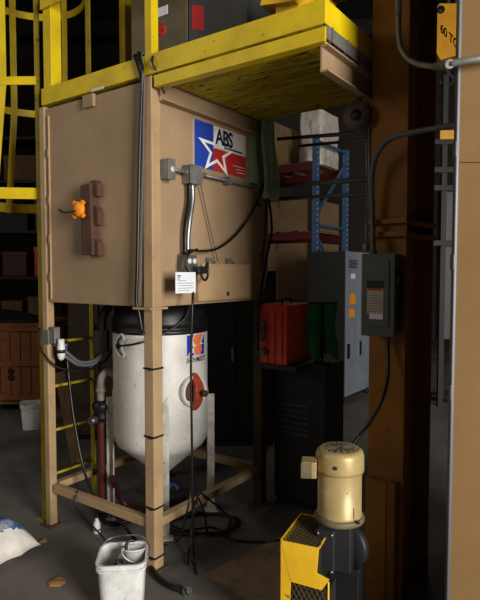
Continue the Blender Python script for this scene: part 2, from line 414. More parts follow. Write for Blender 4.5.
# caged ladder on the left end
LDA = 1.03; LB0, LB1 = .045, .445
ld = thing('caged_ladder', T(.235, LDA, 0), 'yellow fixed ladder with a round safety cage beside the left post of the hopper', 'ladder', rz=TH)
for x in (LB0, LB1):
    b = MB(TM); b.box(x-.006, x+.006, LDA-.02, LDA+.02, 0, 3.75); b.box(x-.03, x+.03, LDA-.02, LDA+.05, 0, .008)
    b.build('side_rail', 'ladder_yellow', ld)
z = .28
while z < 2.6:
    b = MB(TM); b.tube([(LB0, LDA, z), (LB1, LDA, z)], .010, 8); b.build('rung', 'ladder_yellow', ld); z += .29
def hoop(r, z, cc, h=.05):
    pts = []
    a0 = LDA
    N = 28
    for i in range(N+1):
        t = -math.pi/2-.55+(math.pi+1.1)*i/N
        pts.append((.24+r*math.sin(t), cc+r*math.cos(t), z))
    pts = [(LB0, LDA, z)]+pts+[(LB1, LDA, z)]
    b = MB(TM)
    for i in range(len(pts)-1): b.bar(pts[i], pts[i+1], .008, h)
    return b, pts
cg = []
for r, z, cc in ((.44, 2.10, 1.46), (.37, 2.80, 1.40), (.37, 3.52, 1.40)):
    b, pts = hoop(r, z, cc, .07 if z < 2.5 else .05); b.build('cage_hoop', 'yellow', ld); cg.append((r, z, cc))
for t in (-2.1, -1.3, -.5, .28, 1.35):
    P = [(.24+(r-.008)*math.sin(t), cc+(r-.008)*math.cos(t), z) for r, z, cc in cg]
    P.append((P[-1][0], P[-1][1], 3.9)); P[0] = (P[0][0], P[0][1], 2.06)
    b = MB(TM)
    nrm = (math.sin(t), math.cos(t), 0)
    for i in range(3): b.bar(P[i], P[i+1], .045, .007, nrm)
    b.build('cage_bar', 'yellow', ld)

# ------------------------------------------------------------------ pressure pot
PC = T(.54, .465, 0)
pr = .305
pot = thing('blast_pot', PC, 'white cylindrical pressure pot with cone bottom, black collar and red-brown handway yoke', 'pressure vessel')
XP = Matrix.Translation(PC)
b = MB(); b.lathe([(0, .27), (.035, .27), (.045, .29), (.255, .475), (.280, .495), (.298, .53), (pr, .575), (pr, 1.22), (.30, 1.235)], XP, 64); b.build('vessel', 'white_pot', pot)
b = MB(); b.lathe([(.300, 1.225), (.312, 1.228), (.312, 1.25), (.302, 1.255), (.302, 1.27), (.309, 1.275), (.309, 1.30), (.296, 1.33), (.29, 1.415), (.05, 1.416)], XP, 64); b.build('collar', 'black_gloss', pot)
b = MB(); b.lathe([(.0, .16), (.04, .16), (.04, .275), (0, .275)], XP, 20); b.build('outlet_pipe', 'machine', pot)
ang0 = R(-78)
for k in range(4):
    t = ang0+k*math.pi/2; d = Vector((math.cos(t), math.sin(t), 0)); s_ = Vector((-d.y, d.x, 0))
    b = MB(); 
    p0 = PC+d*.312
    def leg(u0, u1, v0, v1, zt0, zt1):
        vs = [PC+d*v0+s_*u0, PC+d*v0+s_*u1, PC+d*v1+s_*u1, PC+d*v1+s_*u0]
        V = [v+Vector((0, 0, 0)) for v in vs]+[v+Vector((0, 0, zz)) for v, zz in zip(vs, (zt0, zt1, zt1, zt0))]
        b._add(V, [(0,3,2,1),(4,5,6,7),(0,1,5,4),(1,2,6,5),(2,3,7,6),(3,0,4,7)])
    leg(-.022, .026, .303, .311, .80, .86); leg(-.026, -.020, .303, .35, .80, .80)
    lg = b.build('leg', 'white_leg', pot)
    b = MB(); b.box(-.045, .045, -.045, .045, 0, .008, Matrix.Translation(PC+d*.325) @ Matrix.Rotation(t, 4, 'Z')); b.build('foot_plate', 'white_leg', lg)
def cyl_pt(cx, cz, rad):          # map flat coords to the shell, centred at an angle
    def f(x, y, z):
        t = cx+x/pr; return PC+Vector((math.sin(t)*(rad+z), -math.cos(t)*(rad+z), cz+y))
    return f
HA = R(47)
hd = Vector((math.sin(HA), -math.cos(HA), 0))
XH = Matrix.Translation(PC+Vector((0, 0, .874))+hd*.287) @ hd.to_track_quat('Z', 'Y').to_matrix().to_4x4()
b = MB(); b.lathe([(.084, 0), (.098, 0), (.098, .045), (.093, .05), (.084, .05), (.080, .045), (.080, .015), (0, .015)], XH, 32); hw = b.build('handway_ring', 'white_pot', pot)
b = MB(); b.lathe([(0, .012), (.062, .012), (.066, .02), (.05, .034), (0, .036)], XH, 28); b.build('handway_cover', 'rust', hw)
b = MB()
sec = [(-.118, .045, .016), (-.095, .066, .024), (-.045, .088, .030), (0, .094, .036), (.045, .088, .030), (.09, .066, .022), (.112, .045, .015)]
for i in range(len(sec)-1):
    y0, z0_, w0 = sec[i]; y1, z1_, w1 = sec[i+1]
    vs = [XH @ Vector(p) for p in ((-w0, y0, z0_-.028), (w0, y0, z0_-.028), (w0, y0, z0_), (-w0, y0, z0_), (-w1, y1, z1_-.028), (w1, y1, z1_-.028), (w1, y1, z1_), (-w1, y1, z1_))]
    b._add(vs, [(0,1,2,3),(7,6,5,4),(0,4,5,1),(1,5,6,2),(2,6,7,3),(3,7,4,0)])
b.build('handway_yoke', 'red_brown', hw, bevel=.004)
b = MB(); b.lathe([(.011, .03), (.011, .125), (.02, .125), (.02, .14), (0, .14)], XH, 12); b.build('yoke_bolt', 'machine', hw)
# logo
LA_, LZ = R(55.5), 1.155
fq = cyl_pt(LA_, LZ, pr)
def patch(polys, lift, name, m):
    b = MB()
    for poly in polys:
        # subdivide along x so the patch follows the shell
        xs = [p[0] for p in poly]; x0, x1 = min(xs), max(xs); n = 6
        def span(x):
            ys = []
            for i in range(len(poly)):
                a, c = poly[i], poly[(i+1) % len(poly)]
                if abs(a[0]-c[0]) < 1e-9:
                    if abs(a[0]-x) < 1e-9: ys += [a[1], c[1]]
                elif min(a[0], c[0])-1e-9 <= x <= max(a[0], c[0])+1e-9: ys.append(a[1]+(c[1]-a[1])*(x-a[0])/(c[0]-a[0]))
            return min(ys), max(ys)
        for i in range(n):
            xa, xb = x0+(x1-x0)*i/n, x0+(x1-x0)*(i+1)/n
            (la, ha), (lb_, hb) = span(xa), span(xb)
            b._add([fq(xa, la, lift), fq(xb, lb_, lift), fq(xb, hb, lift), fq(xa, ha, lift)], [(0, 1, 2, 3)])
    b.build(name, m, pot)
h_ = .064
patch([[(-.085, -h_), (.085, -h_), (.085, h_), (-.085, h_)]], .0008, 'logo_field', 'swhite')
patch([[(-.085, -h_), (-.03, -h_+.02), (-.03, -h_+.0), (-.085, -h_)]], .0010, 'logo_edge', 'lblue')
patch([[(-.085, -h_), (-.035, -.012), (-.085, .045)], [(-.085, .0), (-.07, -.005), (-.03, h_), (-.085, h_)], [(.085, -h_), (.085, .0), (.05, .0), (.032, -h_)], [(.085, .0), (.085, h_), (.045, .012)]], .0012, 'logo_blue_wedges', 'lblue')
patch([[(-.028, -h_), (.035, -h_), (.055, -.03), (.04, .0), (-.01, 0), (-.03, -.02)], [(-.04, .03), (-.02, h_), (.06, h_), (.055, .05), (.03, .015), (.04, .0), (-.02, 0)]], .0018, 'logo_orange_s', 'lorange')
text('brand_lettering', 'SCHMIDT', lambda x, y, z: cyl_pt(LA_, LZ-.092, pr)(x, y, .0016), 'ink', pot, .043, 0, .3, .0009, 1.02)
# lifting eye on the left
EA = R(-43)
f2 = cyl_pt(EA, 1.155, pr)
ep = [(-.0, .065), (.025, .07), (.04, .045), (.02, .02), (.02, -.02), (.04, -.045), (.03, -.065), (-.0, -.06), (-.04, -.025), (-.043, .025), (-.0, .065)]
b = MB(); b.tube([f2(x, y, .012) for x, y in ep], .009, 8, 4); b.build('lifting_eye', 'white_pot', pot)
b = MB(); b.lathe([(.016, -.01), (.018, .01), (.012, .02), (0, .02)], Matrix.Translation(f2(0, 0, .01)) @ Vector((math.sin(EA), -math.cos(EA), 0)).to_track_quat('Z', 'Y').to_matrix().to_4x4(), 14); b.build('cable_gland', 'black', pot)

# ------------------------------------------------------------------ electrical on the right face
def tb(px, a=0.0):      # b-coordinate on the right face from a column of the photograph
    k = (px-240)/FPX; return (k*(ORG.y-a*0)-ORG.x)/(math.cos(TH)-k*math.sin(TH))
def tbo(px, off):
    k = (px-240)/FPX; return (k*(ORG.y-math.cos(TH)*off)-ORG.x-math.sin(TH)*off)/(math.cos(TH)-k*math.sin(TH))
def tz(px, py):
    return at(px, py, (T(tb(px), 0, 0)).y).z
bx = tbo(170.5, .045); zx = tz(168, 171)
eb = thing('switch_box', T(bx, -.0, zx-.06), 'small grey steel switch box with a round white sticker, leftmost on the right hopper face', 'electrical box', rz=TH)
b = MB(TM); b.box(bx-.027, bx+.027, -.055, 0.008, zx-.052, zx+.052); b.build('body', 'galv_box', eb, bevel=.004)
b = MB(TM); b.box(bx-.029, bx+.029, -.059, -.055, zx-.054, zx+.054); cv = b.build('cover', 'galv_box', eb, bevel=.001)
b = MB(TM); b.lathe([(0, 0), (.015, 0), (.015, .001), (0, .001)], Matrix.Translation((bx+.008, -.059, zx)) @ Matrix.Rotation(R(90), 4, 'X'), 18); b.build('sticker', 'swhite', cv)
bj = tbo(195, .045); zj = tz(194, 177)
jb = thing('junction_box', T(bj, 0, zj-.06), 'grey steel junction box joining the conduits below the ABS sign', 'electrical box', rz=TH)
b = MB(TM); b.box(bj-.05, bj+.05, -.055, 0.008, zj-.05, zj+.05); b.build('body', 'galv_box', jb, bevel=.004)
b = MB(TM); b.box(bj-.052, bj+.052, -.06, -.055, zj-.052, zj+.052); cv = b.build('cover', 'galv_box', jb, bevel=.001)
for u, v in ((-.042, .042), (.042, -.042)):
    b = MB(TM); b.lathe([(.005, 0), (.005, .003), (0, .003)], Matrix.Translation((bj+u, -.06, zj+v)) @ Matrix.Rotation(R(90), 4, 'X'), 8); b.build('screw', 'galv', cv)
b = MB(TM); b.tube([(bx+.027, -.03, zx+.008), (bj-.05, -.03, zx+.008)], .011, 12)
b.tube([(bx+.027, -.03, zx+.008), (bx+.04, -.03, zx+.008)], .016, 12); b.tube([(bj-.066, -.03, zx+.008), (bj-.05, -.03, zx+.008)], .016, 12)
tag(b.build('conduit', 'galv_box'), 'short galvanised conduit nipple between the switch box and the junction box', 'conduit', 'conduits on the hopper')
b = MB(TM); zc = zj+.015
b.tube([(bj+.05, -.03, zc), (1.2, -.03, zc)], .009, 12); b.tube([(bj+.05, -.03, zc), (bj+.1, -.03, zc)], .018, 12)
for x in (.62, 1.0): b.box(x-.015, x+.015, -.045, 0, zc-.022, zc+.022)
tag(b.build('conduit', 'galv_box'), 'long straight galvanised conduit running under the ABS sign to the hopper corner', 'conduit', 'conduits on the hopper')
bo = tbo(190, .045); zo = tz(187, 264)
ob = thing('outlet_box', T(bo, 0, zo-.07), 'grey duplex outlet box at the end of the flexible conduit', 'electrical outlet', rz=TH)
b = MB(TM); b.box(bo-.047, bo+.045, -.055, 0.008, zo-.052, zo+.052); b.build('body', 'galv_box', ob, bevel=.004)
b = MB(TM); b.box(bo-.042, bo+.042, -.06, -.055, zo-.047, zo+.047); fp = b.build('face_plate', 'galv', ob, bevel=.002)
for u in (-.021, .021):
    b = MB(TM); b.lathe([(0, 0), (.016, 0), (.015, .006), (0, .007)], Matrix.Translation((bo+u, -.06, zo+.015)) @ Matrix.Rotation(R(90), 4, 'X'), 18); b.build('receptacle', 'swhite', fp)
zt_ = zj-.06
b = MB(TM); pts = [(bj-.01, -.035, zt_+.01), (bj-.01, -.037, zt_-.08), (bj-.04, -.04, zt_-.20), (bo-.005, -.035, zo+.14), (bo-.005, -.035, zo+.05)]
b.tube(pts, .0145, 14, 8); tag(b.build('flexible_conduit', 'galv'), 'bright metallic flexible conduit hanging from the junction box to the outlet', 'conduit')
b = MB(TM); b.tube([(p[0]-.028, p[1]-.005, p[2]) for p in pts], .007, 8, 8); tag(b.build('cable', 'hose'), 'black cable running down close against the flexible conduit', 'cable')
# plugs and paper tag
pg = thing('power_plug', T(bo+.03, -.08, zo-.05), 'black power plug in the outlet with a looped cord above the paper tag', 'plug', rz=TH)
b = MB(TM); b.box(bo-.01, bo+.075, -.115, -.065, zo-.055, zo-.015); b.build('plug_body', 'black', pg, bevel=.008)
b = MB(TM); b.tube([(bo+.06, -.1, zo-.03), (bo+.085, -.10, zo+.0), (bo+.09, -.10, zo-.06), (bo+.06, -.10, zo-.09), (bo+.03, -.09, zo-.05)], .007, 8); b.build('cord', 'hose', pg)
b = MB(TM); b.tube([(bo+.02, -.08, zo+.08), (bo-.06, -.085, zo+.05), (bo-.078, -.085, zo-.02), (bo-.03, -.09, zo-.07), (bo+.02, -.09, zo-.04)], .007, 8)
b.build('cord', 'hose', pg)
tz0 = tz(184, 292); tz1 = tz(184, 274)
t0, t1 = tbo(175.5, .12), tbo(195.5, .12)
nt = thing('paper_tag', T((t0+t1)/2, -.118, tz0), 'white printed paper tag hanging under the outlet box', 'tag', rz=TH)
b = MB(TM); b.box(t0, t1, -.121, -.118, tz0, tz1+.01); b.build('sheet', 'paper', nt)
b = MB(TM)
for k, (u0, u1) in enumerate(((.1, .5), (.1, .9), (.1, .85), (.1, .9), (.1, .7))): b.box(t0+(t1-t0)*u0, t0+(t1-t0)*u1, -.1216, -.121, tz1-.036-.013*k, tz1-.033-.013*k)
b.build('print_lines', 'ink_grey', nt)
b = MB(TM); b.box(t0+.012, t0+.04, -.1218, -.121, tz1-.012, tz1-.006); b.box(t0+.016, t0+.034, -.1218, -.121, tz1-.022, tz1-.017); b.build('print_mark', 'ink', nt)
b = MB(TM); b.box(t0+.01, t0+.03, -.1218, -.121, tz1-.030, tz1-.027); b.build('red_mark', 'ink_red', nt)
# cable from far corner to the outlet
def tp(px, py, off=.03):
    x = tb(px); P = at(px, py, T(x, 0, 0).y); return P+(TM.to_3x3() @ Vector((0, -1, 0)))*off
b = MB(); b.tube([tp(260, 180, .05), tp(256, 195), tp(247, 215), tp(232, 235), tp(215, 248), at(203, 251, 3.1), at(190, 250, 3.0)], .007, 8)
tag(b.build('cable', 'hose'), 'black cable sagging from the hopper far corner across the right face to the outlet', 'cable')
b = MB(); b.tube([tp(198, 186, .02), tp(206, 222, .02), tp(214, 262, .03)], .003, 6)
tag(b.build('wire', 'dark_grey'), 'thin wire hanging from the junction box to the access door', 'wire')
b = MB(); b.tube([tp(264, 190, .03), tp(268, 230, .03), tp(262, 262, .03), tp(256, 305, .03), tp(254, 350, .03)], .008, 8)
b.tube([tp(262, 190, .03), tp(262, 220, .03), tp(258, 270, .03)], .006, 8)
tag(b.build('cable', 'hose'), 'black cable hanging at the shaded far end of the right hopper face', 'cable')

# black cables down the near edge of left face
def lp(px, py, off=.02):      # point on the left face
    k = (px-240)/FPX; a = (ORG.x-k*ORG.y)/(math.sin(TH)+k*math.cos(TH))
    P = at(px, py, T(0, a, 0).y); return P+(TM.to_3x3() @ Vector((-1, 0, 0)))*off
b = MB(); b.tube([T(.05, .09, 2.64), T(.03, .085, 2.725), T(-.01, .08, 2.73), lp(146, 70, .025), lp(144.5, 90), lp(142.5, 150), lp(141, 220), lp(140, 270), lp(139, 300), lp(140.5, 312, .012), lp(143, 328, .010), lp(145, 334, .010)], .010, 8)
b.tube([T(.04, .12, 2.63), T(.025, .115, 2.722), T(-.01, .11, 2.726), lp(143, 75, .022), lp(145, 95, .02)], .006, 8)
tag(b.build('cable', 'hose'), 'thick black cable running down the near edge of the left hopper face', 'cable')
b = MB(); b.tube([T(.04, .05, 2.63), T(.025, .05, 2.72), T(-.01, .055, 2.724), lp(147, 76, .022), lp(145.8, 120, .015), lp(144.4, 200, .015), lp(143, 280, .015), lp(141.5, 303, .02)], .003, 8)
tag(b.build('cable', 'grey_hose'), 'thin grey cable beside the thick black one on the hopper edge', 'cable')
b = MB(); b.tube([T(.0, -.015, 2.70), T(-.02, -.03, 2.66), T(.02, -.04, 2.60), T(.03, -.05, 2.54), T(.045, -.05, 2.52)], .006, 8)
tag(b.build('strap', 'black'), 'short black tie strap hanging at the corner under the yellow toe board', 'strap')

# long black cord from outlet to the floor
G = lambda px, py: at(px, py, 2.90)
b = MB(); b.tube([at(193, 288, 2.97), G(192.5, 305), G(191, 360), G(192, 450), G(193, 520), gnd(194, 560, .02), gnd(196, 574, .01)], .0065, 8)
b.tube([G(192, 455), G(191, 490), G(186, 515), gnd(178, 540, .012), gnd(160, 545, .012), gnd(158, 535, .012)], .005, 8)
tag(b.build('cord', 'hose'), 'long black cord hanging straight down in front of the white pot to the floor', 'cable')
b = MB(); b.tube([f2(0, 0, .03), at(135, 344, 3.18), at(160, 336, 3.25), at(185, 318, 3.3), at(190, 303, 3.3)], .007, 8)
tag(b.build('cable', 'hose'), 'black cable from the pot lifting eye up behind the near post', 'cable')

# ------------------------------------------------------------------ air fittings on the left post
af = thing('air_filter', T(.03, .86, 1.14), 'small grey air filter unit with white bowl on the left post', 'air filter', rz=TH)
P = at(54, 333, T(0, .87, 0).y)-ORG
q = TM.inverted() @ at(54, 335, T(0, .9, 0).y)
b = MB(TM); zf = q.z
b.box(.0, .04, .835, .885, zf-.05, zf+.05); b.build('valve_body', 'galv_box', af, bevel=.003)
b = MB(TM); b.tube([(.03, .87, zf-.06), (.03, .83, zf-.06), (.05, .78, zf-.06)], .014, 10); b.build('fitting', 'galv', af)
b = MB(TM); b.lathe([(.0, -.18), (.01, -.18), (.02, -.165), (.024, -.15), (.024, -.10), (.02, -.08), (.02, -.05), (0, -.05)], Matrix.Translation((.02, .80, zf+.03)), 16); b.build('bowl', 'white_plastic', af)
b = MB(TM); b.lathe([(.026, -.135), (.026, -.115), (.0, -.115)], Matrix.Translation((.02, .80, zf+.03)), 16); b.build('clamp_ring', 'black', af)
for k, (dy, lab) in enumerate(((0, 'upper grey air hose looping from the left post to the pot valve'), (5, 'lower grey air hose looping from the left post to the pot valve'))):
    b = MB(); b.tube([at(56, 345+dy*.6, 3.42), at(66, 352+dy, 3.44), at(80, 362+dy*.6, 3.5), at(95, 360+dy*.6, 3.55), at(104, 350, 3.6), at(108, 342-dy*.5, 3.62)], .011, 10)
    tag(b.build('air_hose', 'grey_hose'), lab, 'hose', 'air hoses')
b = MB(); b.tube([at(39.5, 328, 3.44), at(39, 345, 3.40), at(47, 358, 3.36), at(60, 368, 3.4), at(84, 371, 3.5), at(104, 362, 3.6), at(112, 350, 3.6)], .007, 8)
tag(b.build('cable', 'hose'), 'thin black cable sagging from the left post outer side to the pot', 'cable')
b = MB(); b.box(-.012, .0, .885, .94, zf-.055, zf+.03, TM); tag(b.build('switch_plate', 'galv_box'), 'small grey plate fixed to the outside of the left post', 'plate')
b = MB(); b.tube([at(66, 340, 3.5), at(68, 370, 3.48), at(74, 420, 3.45), at(84, 470, 3.4), at(96, 500, 3.3), at(107, 507, 3.2), gnd(140, 545, .02), gnd(150, 552, .02)], .009, 8)
tag(b.build('air_hose', 'hose'), 'dark air hose dropping from the left post in front of the ladder', 'hose', 'air hoses')
# vertical pipe assembly
pv = at(101, 400, 3.55)
px_ = pv.x; py_ = pv.y
def zz(y): return at(101, y, 3.55).z
pa = thing('media_valve', (px_, py_, 0), 'pipe assembly with pale elbow, black coupling and red hose left of the pot', 'pipe')
b = MB(); b.tube([(px_+.10, py_+.02, zz(376)), (px_+.05, py_+.01, zz(372)), (px_+.015, py_, zz(375)), (px_, py_, zz(383)), (px_, py_, zz(404))], .026, 14)
b.lathe([(.034, 0), (.034, .03), (.0, .03)], Matrix.Translation((px_, py_, zz(392))), 18); b.build('elbow', 'pvc', pa)
b = MB(); b.lathe([(0, zz(420)), (.05, zz(420)), (.055, zz(416)), (.04, zz(412)), (.058, zz(408)), (.058, zz(404)), (.036, zz(400)), (0, zz(400))], Matrix.Translation((px_, py_, 0)), 20); b.build('coupling', 'black', pa)
b = MB(); b.tube([(px_, py_, zz(420)), (px_, py_, zz(465)), (px_+.0, py_, .0)], .026, 14); b.build('hose_riser', 'rust_red', pa)
b = MB(); b.tube([(px_-.02, py_-.05, zz(417)), (px_-.05, py_-.09, zz(418))], .025, 14); b.build('knob', 'galv', pa)
b = MB(); b.tube([(px_+.02, py_, zz(350)), (px_+.01, py_+.02, zz(320)), (px_+.05, py_+.05, zz(306))], .028, 12)
b.box(px_-.03, px_+.05, py_-.03, py_+.04, zz(352), zz(330)); b.build('valve_body', 'machine', pa)

# ------------------------------------------------------------------ floor stuff by the tower
def bucket(name, base, rz, s, h, label, mt='white_plastic', handle=True):
    t = thing(name, base, label, 'bucket', 'square white buckets', rz)
    X = Matrix.Translation(base) @ Matrix.Rotation(rz, 4, 'Z')
    def ring(w, z, rc=.045, n=6):
        pts = []
        for qx, qy, a0 in ((1, 1, 0), (-1, 1, 90), (-1, -1, 180), (1, -1, 270)):
            for k in range(n+1):
                a = R(a0+90*k/n); pts.append(X @ Vector((qx*(w-rc)+rc*math.cos(a), qy*(w-rc)+rc*math.sin(a), z)))
        return pts
    rings = [ring(s*.84, 0), ring(s*.96, h*.86), ring(s*1.03, h*.87), ring(s*1.03, h*.91), ring(s*.97, h*.915), ring(s*.98, h*.96), ring(s*1.04, h*.965), ring(s*1.04, h), ring(s*.95, h), ring(s*.93, h*.9), ring(s*.81, .01)]
    b = MB(); n = len(rings[0]); vs = [p for r in rings for p in r]; fs = []
    for i in range(len(rings)-1):
        for k in range(n): fs.append((i*n+k, i*n+(k+1) % n, (i+1)*n+(k+1) % n, (i+1)*n+k))
    fs.append(tuple(range(n))[::-1]); fs.append(tuple(range((len(rings)-1)*n, len(rings)*n)))
    b._add(vs, fs); b.build('pail', mt, t)
    if handle:
        b = MB(); b.tube([X @ Vector(p) for p in ((s*1.05, .0, h*.90), (s*1.06, s*.6, h*1.0), (s*.7, s*1.1, h*1.07), (0, s*1.16, h*1.09), (-s*.7, s*1.1, h*1.05), (-s*1.06, s*.6, h*.98), (-s*1.05, 0, h*.90))], .004, 8); b.build('handle', 'galv', t)
    return X
bc = gnd(122.5, 611)
BX = bucket('bucket', Vector((bc.x+.0, bc.y+.02, 0)), R(6), .112, .27, 'white square plastic bucket at the foot of the near post, holding cups and tools')
b = MB(); X = BX @ Matrix.Translation((-.03, .0, .17)) @ Matrix.Rotation(R(35), 4, 'Y')
b.lathe([(.0, .0), (.032, 0), (.045, .11), (.048, .11), (.042, .10), (.028, .006), (0, .006)], X, 24); tag(b.build('cup', 'white_plastic'), 'white plastic cup lying tilted on the left in the near bucket', 'cup', 'cups in the bucket')
b = MB(); X = BX @ Matrix.Translation((.05, .01, .15)) @ Matrix.Rotation(R(-12), 4, 'X')
b.lathe([(.0, .0), (.038, 0), (.055, .13), (.058, .13), (.05, .12), (.034, .006), (0, .006)], X, 24); tag(b.build('cup', 'white_plastic'), 'larger greyish cup standing on the right in the near bucket', 'cup', 'cups in the bucket')
b = MB(); b.tube([BX @ Vector(p) for p in ((.0, .0, .10), (.01, .03, .26), (.02, .05, .30), (.05, .06, .30))], .008, 8)
b.tube([BX @ Vector(p) for p in ((-.05, -.05, .22), (-.02, -.06, .262), (.0, -.03, .25))], .009, 8)
tag(b.build('tool_handle', 'black'), 'black hooked tool handle poking out of the near bucket', 'tool')
bc2 = gnd(29, 430)
bucket('bucket', Vector((bc2.x, bc2.y+.1, 0)), R(20), .115, .26, 'white bucket on the floor in front of the wooden crates at the left', handle=False)

# bag
bgc = gnd(-25, 556)
gx = Matrix.Translation((bgc.x-.02, bgc.y+.02, 0)) @ Matrix.Rotation(R(-32), 4, 'Z') @ Matrix.Scale(1.25, 4, (0, 1, 0))
def bagf(top):
    def f(u, v):
        x = (u-.5)*.62; y = (v-.5)*.36
        e = min(1, 4*min(u, 1-u)*1.4)*min(1, 4*min(v, 1-v)*1.1); e = max(e, 0)
        h = .16*e**.5*(1 if top else .0)
        p = Vector((x*(1-.06*abs(math.sin(v*9))), y, 0))
        nz = noise.noise(Vector((u*5, v*4, 1.5)))*.03*e+noise.noise(Vector((u*14, v*9, 3)))*.014*e if top else 0
        return gx @ Vector((p.x, p.y, .028*(1-(e if not top else 0))+h+nz+.012-(.02*(e) if not top else 0)*1))
    return f
b = MB(); b.grid(bagf(True), 48, 28); b.grid(bagf(False), 48, 28); bmesh.ops.remove_doubles(b.bm, verts=b.bm.verts, dist=.004)
cen = gx.inverted()
for f in b.bm.faces:
    c = cen @ f.calc_center_median()
    n_ = noise.noise(Vector((c.x*9, c.y*9, 0)))
    if c.z > .04 and -.26 < c.x+n_*.08 < .23 and c.y > -.02+n_*.1: f.material_index = 1
    elif c.z > .04 and -.10 < c.x+n_*.1 < .29 and c.y > -.14 and c.y < -.03: f.material_index = 2
for v in b.bm.verts: v.co.z = max(v.co.z, .002)
tag(b.build('media_bag', ['bag', 'bagblue', 'bagtan']), 'crumpled white plastic sack with blue print lying on the floor at the left', 'bag')

# hoses on the floor
def fl(px, py, z=.015): return gnd(px, py, z)
b = MB(); b.tube([fl(146, 552, .05), fl(149, 560, .02), fl(152, 568, .02), fl(158, 577, .02), fl(168, 585, .02), fl(178, 589, .02), fl(186, 591, .02)], .014, 12)
hs = b.build('blast_hose', 'hose'); tag(hs, 'thick black hose end on the floor in front of the near post foot', 'hose')
b = MB(); b.tube([fl(185, 590, .02), fl(188.5, 592, .02)], .026, 14); b.tube([fl(188, 590, .05), fl(188, 594, .02)], .009, 8); b.build('coupling', 'galv', hs)
b = MB(); 
cc = fl(104, 524, .0)
pts = []
for k in range(26):
    t = k*.55; r = .10+.012*math.sin(k*1.7)
    pts.append((cc.x+.10+r*1.2*math.cos(t), cc.y+.02+r*math.sin(t)*.8, .015+.014*(k*.55/6.28)))
b.tube(pts, .010, 8, 4); tag(b.build('hose_coil', 'hose'), 'coiled black hose on the floor under the left low brace', 'hose')
b = MB()
pts = []
c2 = fl(205, 530, 0)
for k in range(30):
    t = k*.6; r = .16+.03*math.sin(k*1.3)
    pts.append((c2.x-.02+r*1.3*math.cos(t), c2.y+.05+r*math.sin(t), .010+.007*(k*.6/6.28)))
b.tube(pts, .0065, 8, 4); tag(b.build('cord_coil', 'hose'), 'loose tangle of thin black cord on the floor right of the near post', 'cable')
b = MB(); b.tube([T(.25, .03, .12), fl(190, 530, .1), fl(215, 528, .02), fl(235, 540, .01), fl(280, 540, .01), fl(310, 520, .01)], .007, 8)
tag(b.build('cord', 'hose'), 'black cord trailing over the floor from the right brace toward the motor', 'cable')
b = MB(); b.tube([T(.35, .03, .29), T(.33, -.02, .31), T(.37, -.04, .2), T(.42, -.03, .06), T(.55, -.06, .012), T(.7, .02, .012)], .006, 8)
b.tube([T(.40, .03, .285), T(.38, -.01, .31), T(.45, -.03, .24), T(.60, -.04, .10), T(.62, -.08, .012)], .006, 8)
b.tube([T(.36, -.0, .30), T(.30, -.02, .24), T(.22, -.05, .05), T(.15, -.1, .012)], .006, 8)
tag(b.build('cord_bundle', 'hose'), 'bunch of thin black cords looped over the right low brace', 'cable')
b = MB(); b.tube([fl(112, 478, .30), fl(118, 492, .16), fl(126, 505, .06), fl(140, 512, .03), fl(160, 505, .03), fl(185, 498, .03)], .022, 12)
tag(b.build('blast_hose', 'purple'), 'dark purple hose curving under the pot behind the left brace', 'hose')
b = MB(); b.tube([T(.02, .66, .29), T(-.01, .64, .20), T(.03, .5, .08), T(.05, .40, .02), T(.15, .3, .012)], .005, 8)
tag(b.build('wire', 'hose'), 'thin black wire drooping from the left low brace', 'wire')
bp = fl(97, 533, 0)
sb = thing('spray_bottle', bp, 'small white bottle with blue mark standing among the coiled hose', 'bottle')
b = MB(); b.lathe([(0, 0), (.02, 0), (.022, .01), (.022, .06), (.01, .085), (.01, .1), (0, .1)], Matrix.Translation(bp), 16); b.build('body', 'white_plastic', sb)
b = MB(); b.lathe([(.0225, .02), (.0225, .03)], Matrix.Translation(bp), 16); b.build('mark', 'sblue', sb)
b = MB(); b.lathe([(.012, .098), (.012, .12), (0, .12)], Matrix.Translation(bp), 12); b.build('cap', 'black', sb)
for (x, y, s_, lab) in ((57, 583, .05, 'dry brown leaf on the concrete left of the near bucket'), (43, 542, .028, 'small brown scrap on the floor beside the sack')):
    c_ = fl(x, y, 0)
    b = MB(); b.grid(lambda u, v: Vector((c_.x+(u-.5)*s_*(1-abs(v-.5)*.9)*2, c_.y+(v-.5)*s_*1.6, .004+.012*math.sin(u*3.1)*abs(math.sin(v*4)))), 8, 8)
    tag(b.build('dry_leaf', 'debris', solid=.002), lab, 'leaf', 'floor scraps')
b = MB(); g0 = fl(205, 575, 0)
b.box(0, .9, -.45, 0, 0, .006, Matrix.Translation(g0) @ Matrix.Rotation(TH-R(10), 4, 'Z'))
tag(b.build('floor_plate', 'plate'), 'flat steel cover plate on the floor at the bottom centre', 'plate')
b = MB(); b.bar(gnd(77, 464)+Vector((0, 0, .012)), at(60, 372, 4.62), .09, .02, (0, 1, 0))
tag(b.build('plank', 'wood2'), 'narrow brown plank leaning behind the ladder', 'plank')
b = MB(); pb_ = fl(165, 515, .0)
b.tube([(pb_.x, pb_.y, .16), (pb_.x+.05, pb_.y+.02, .20), (pb_.x+.09, pb_.y+.0, .17)], .012, 8); tag(b.build('rag', 'green_tool'), 'small blue cloth strip beside the pot front leg', 'cloth')

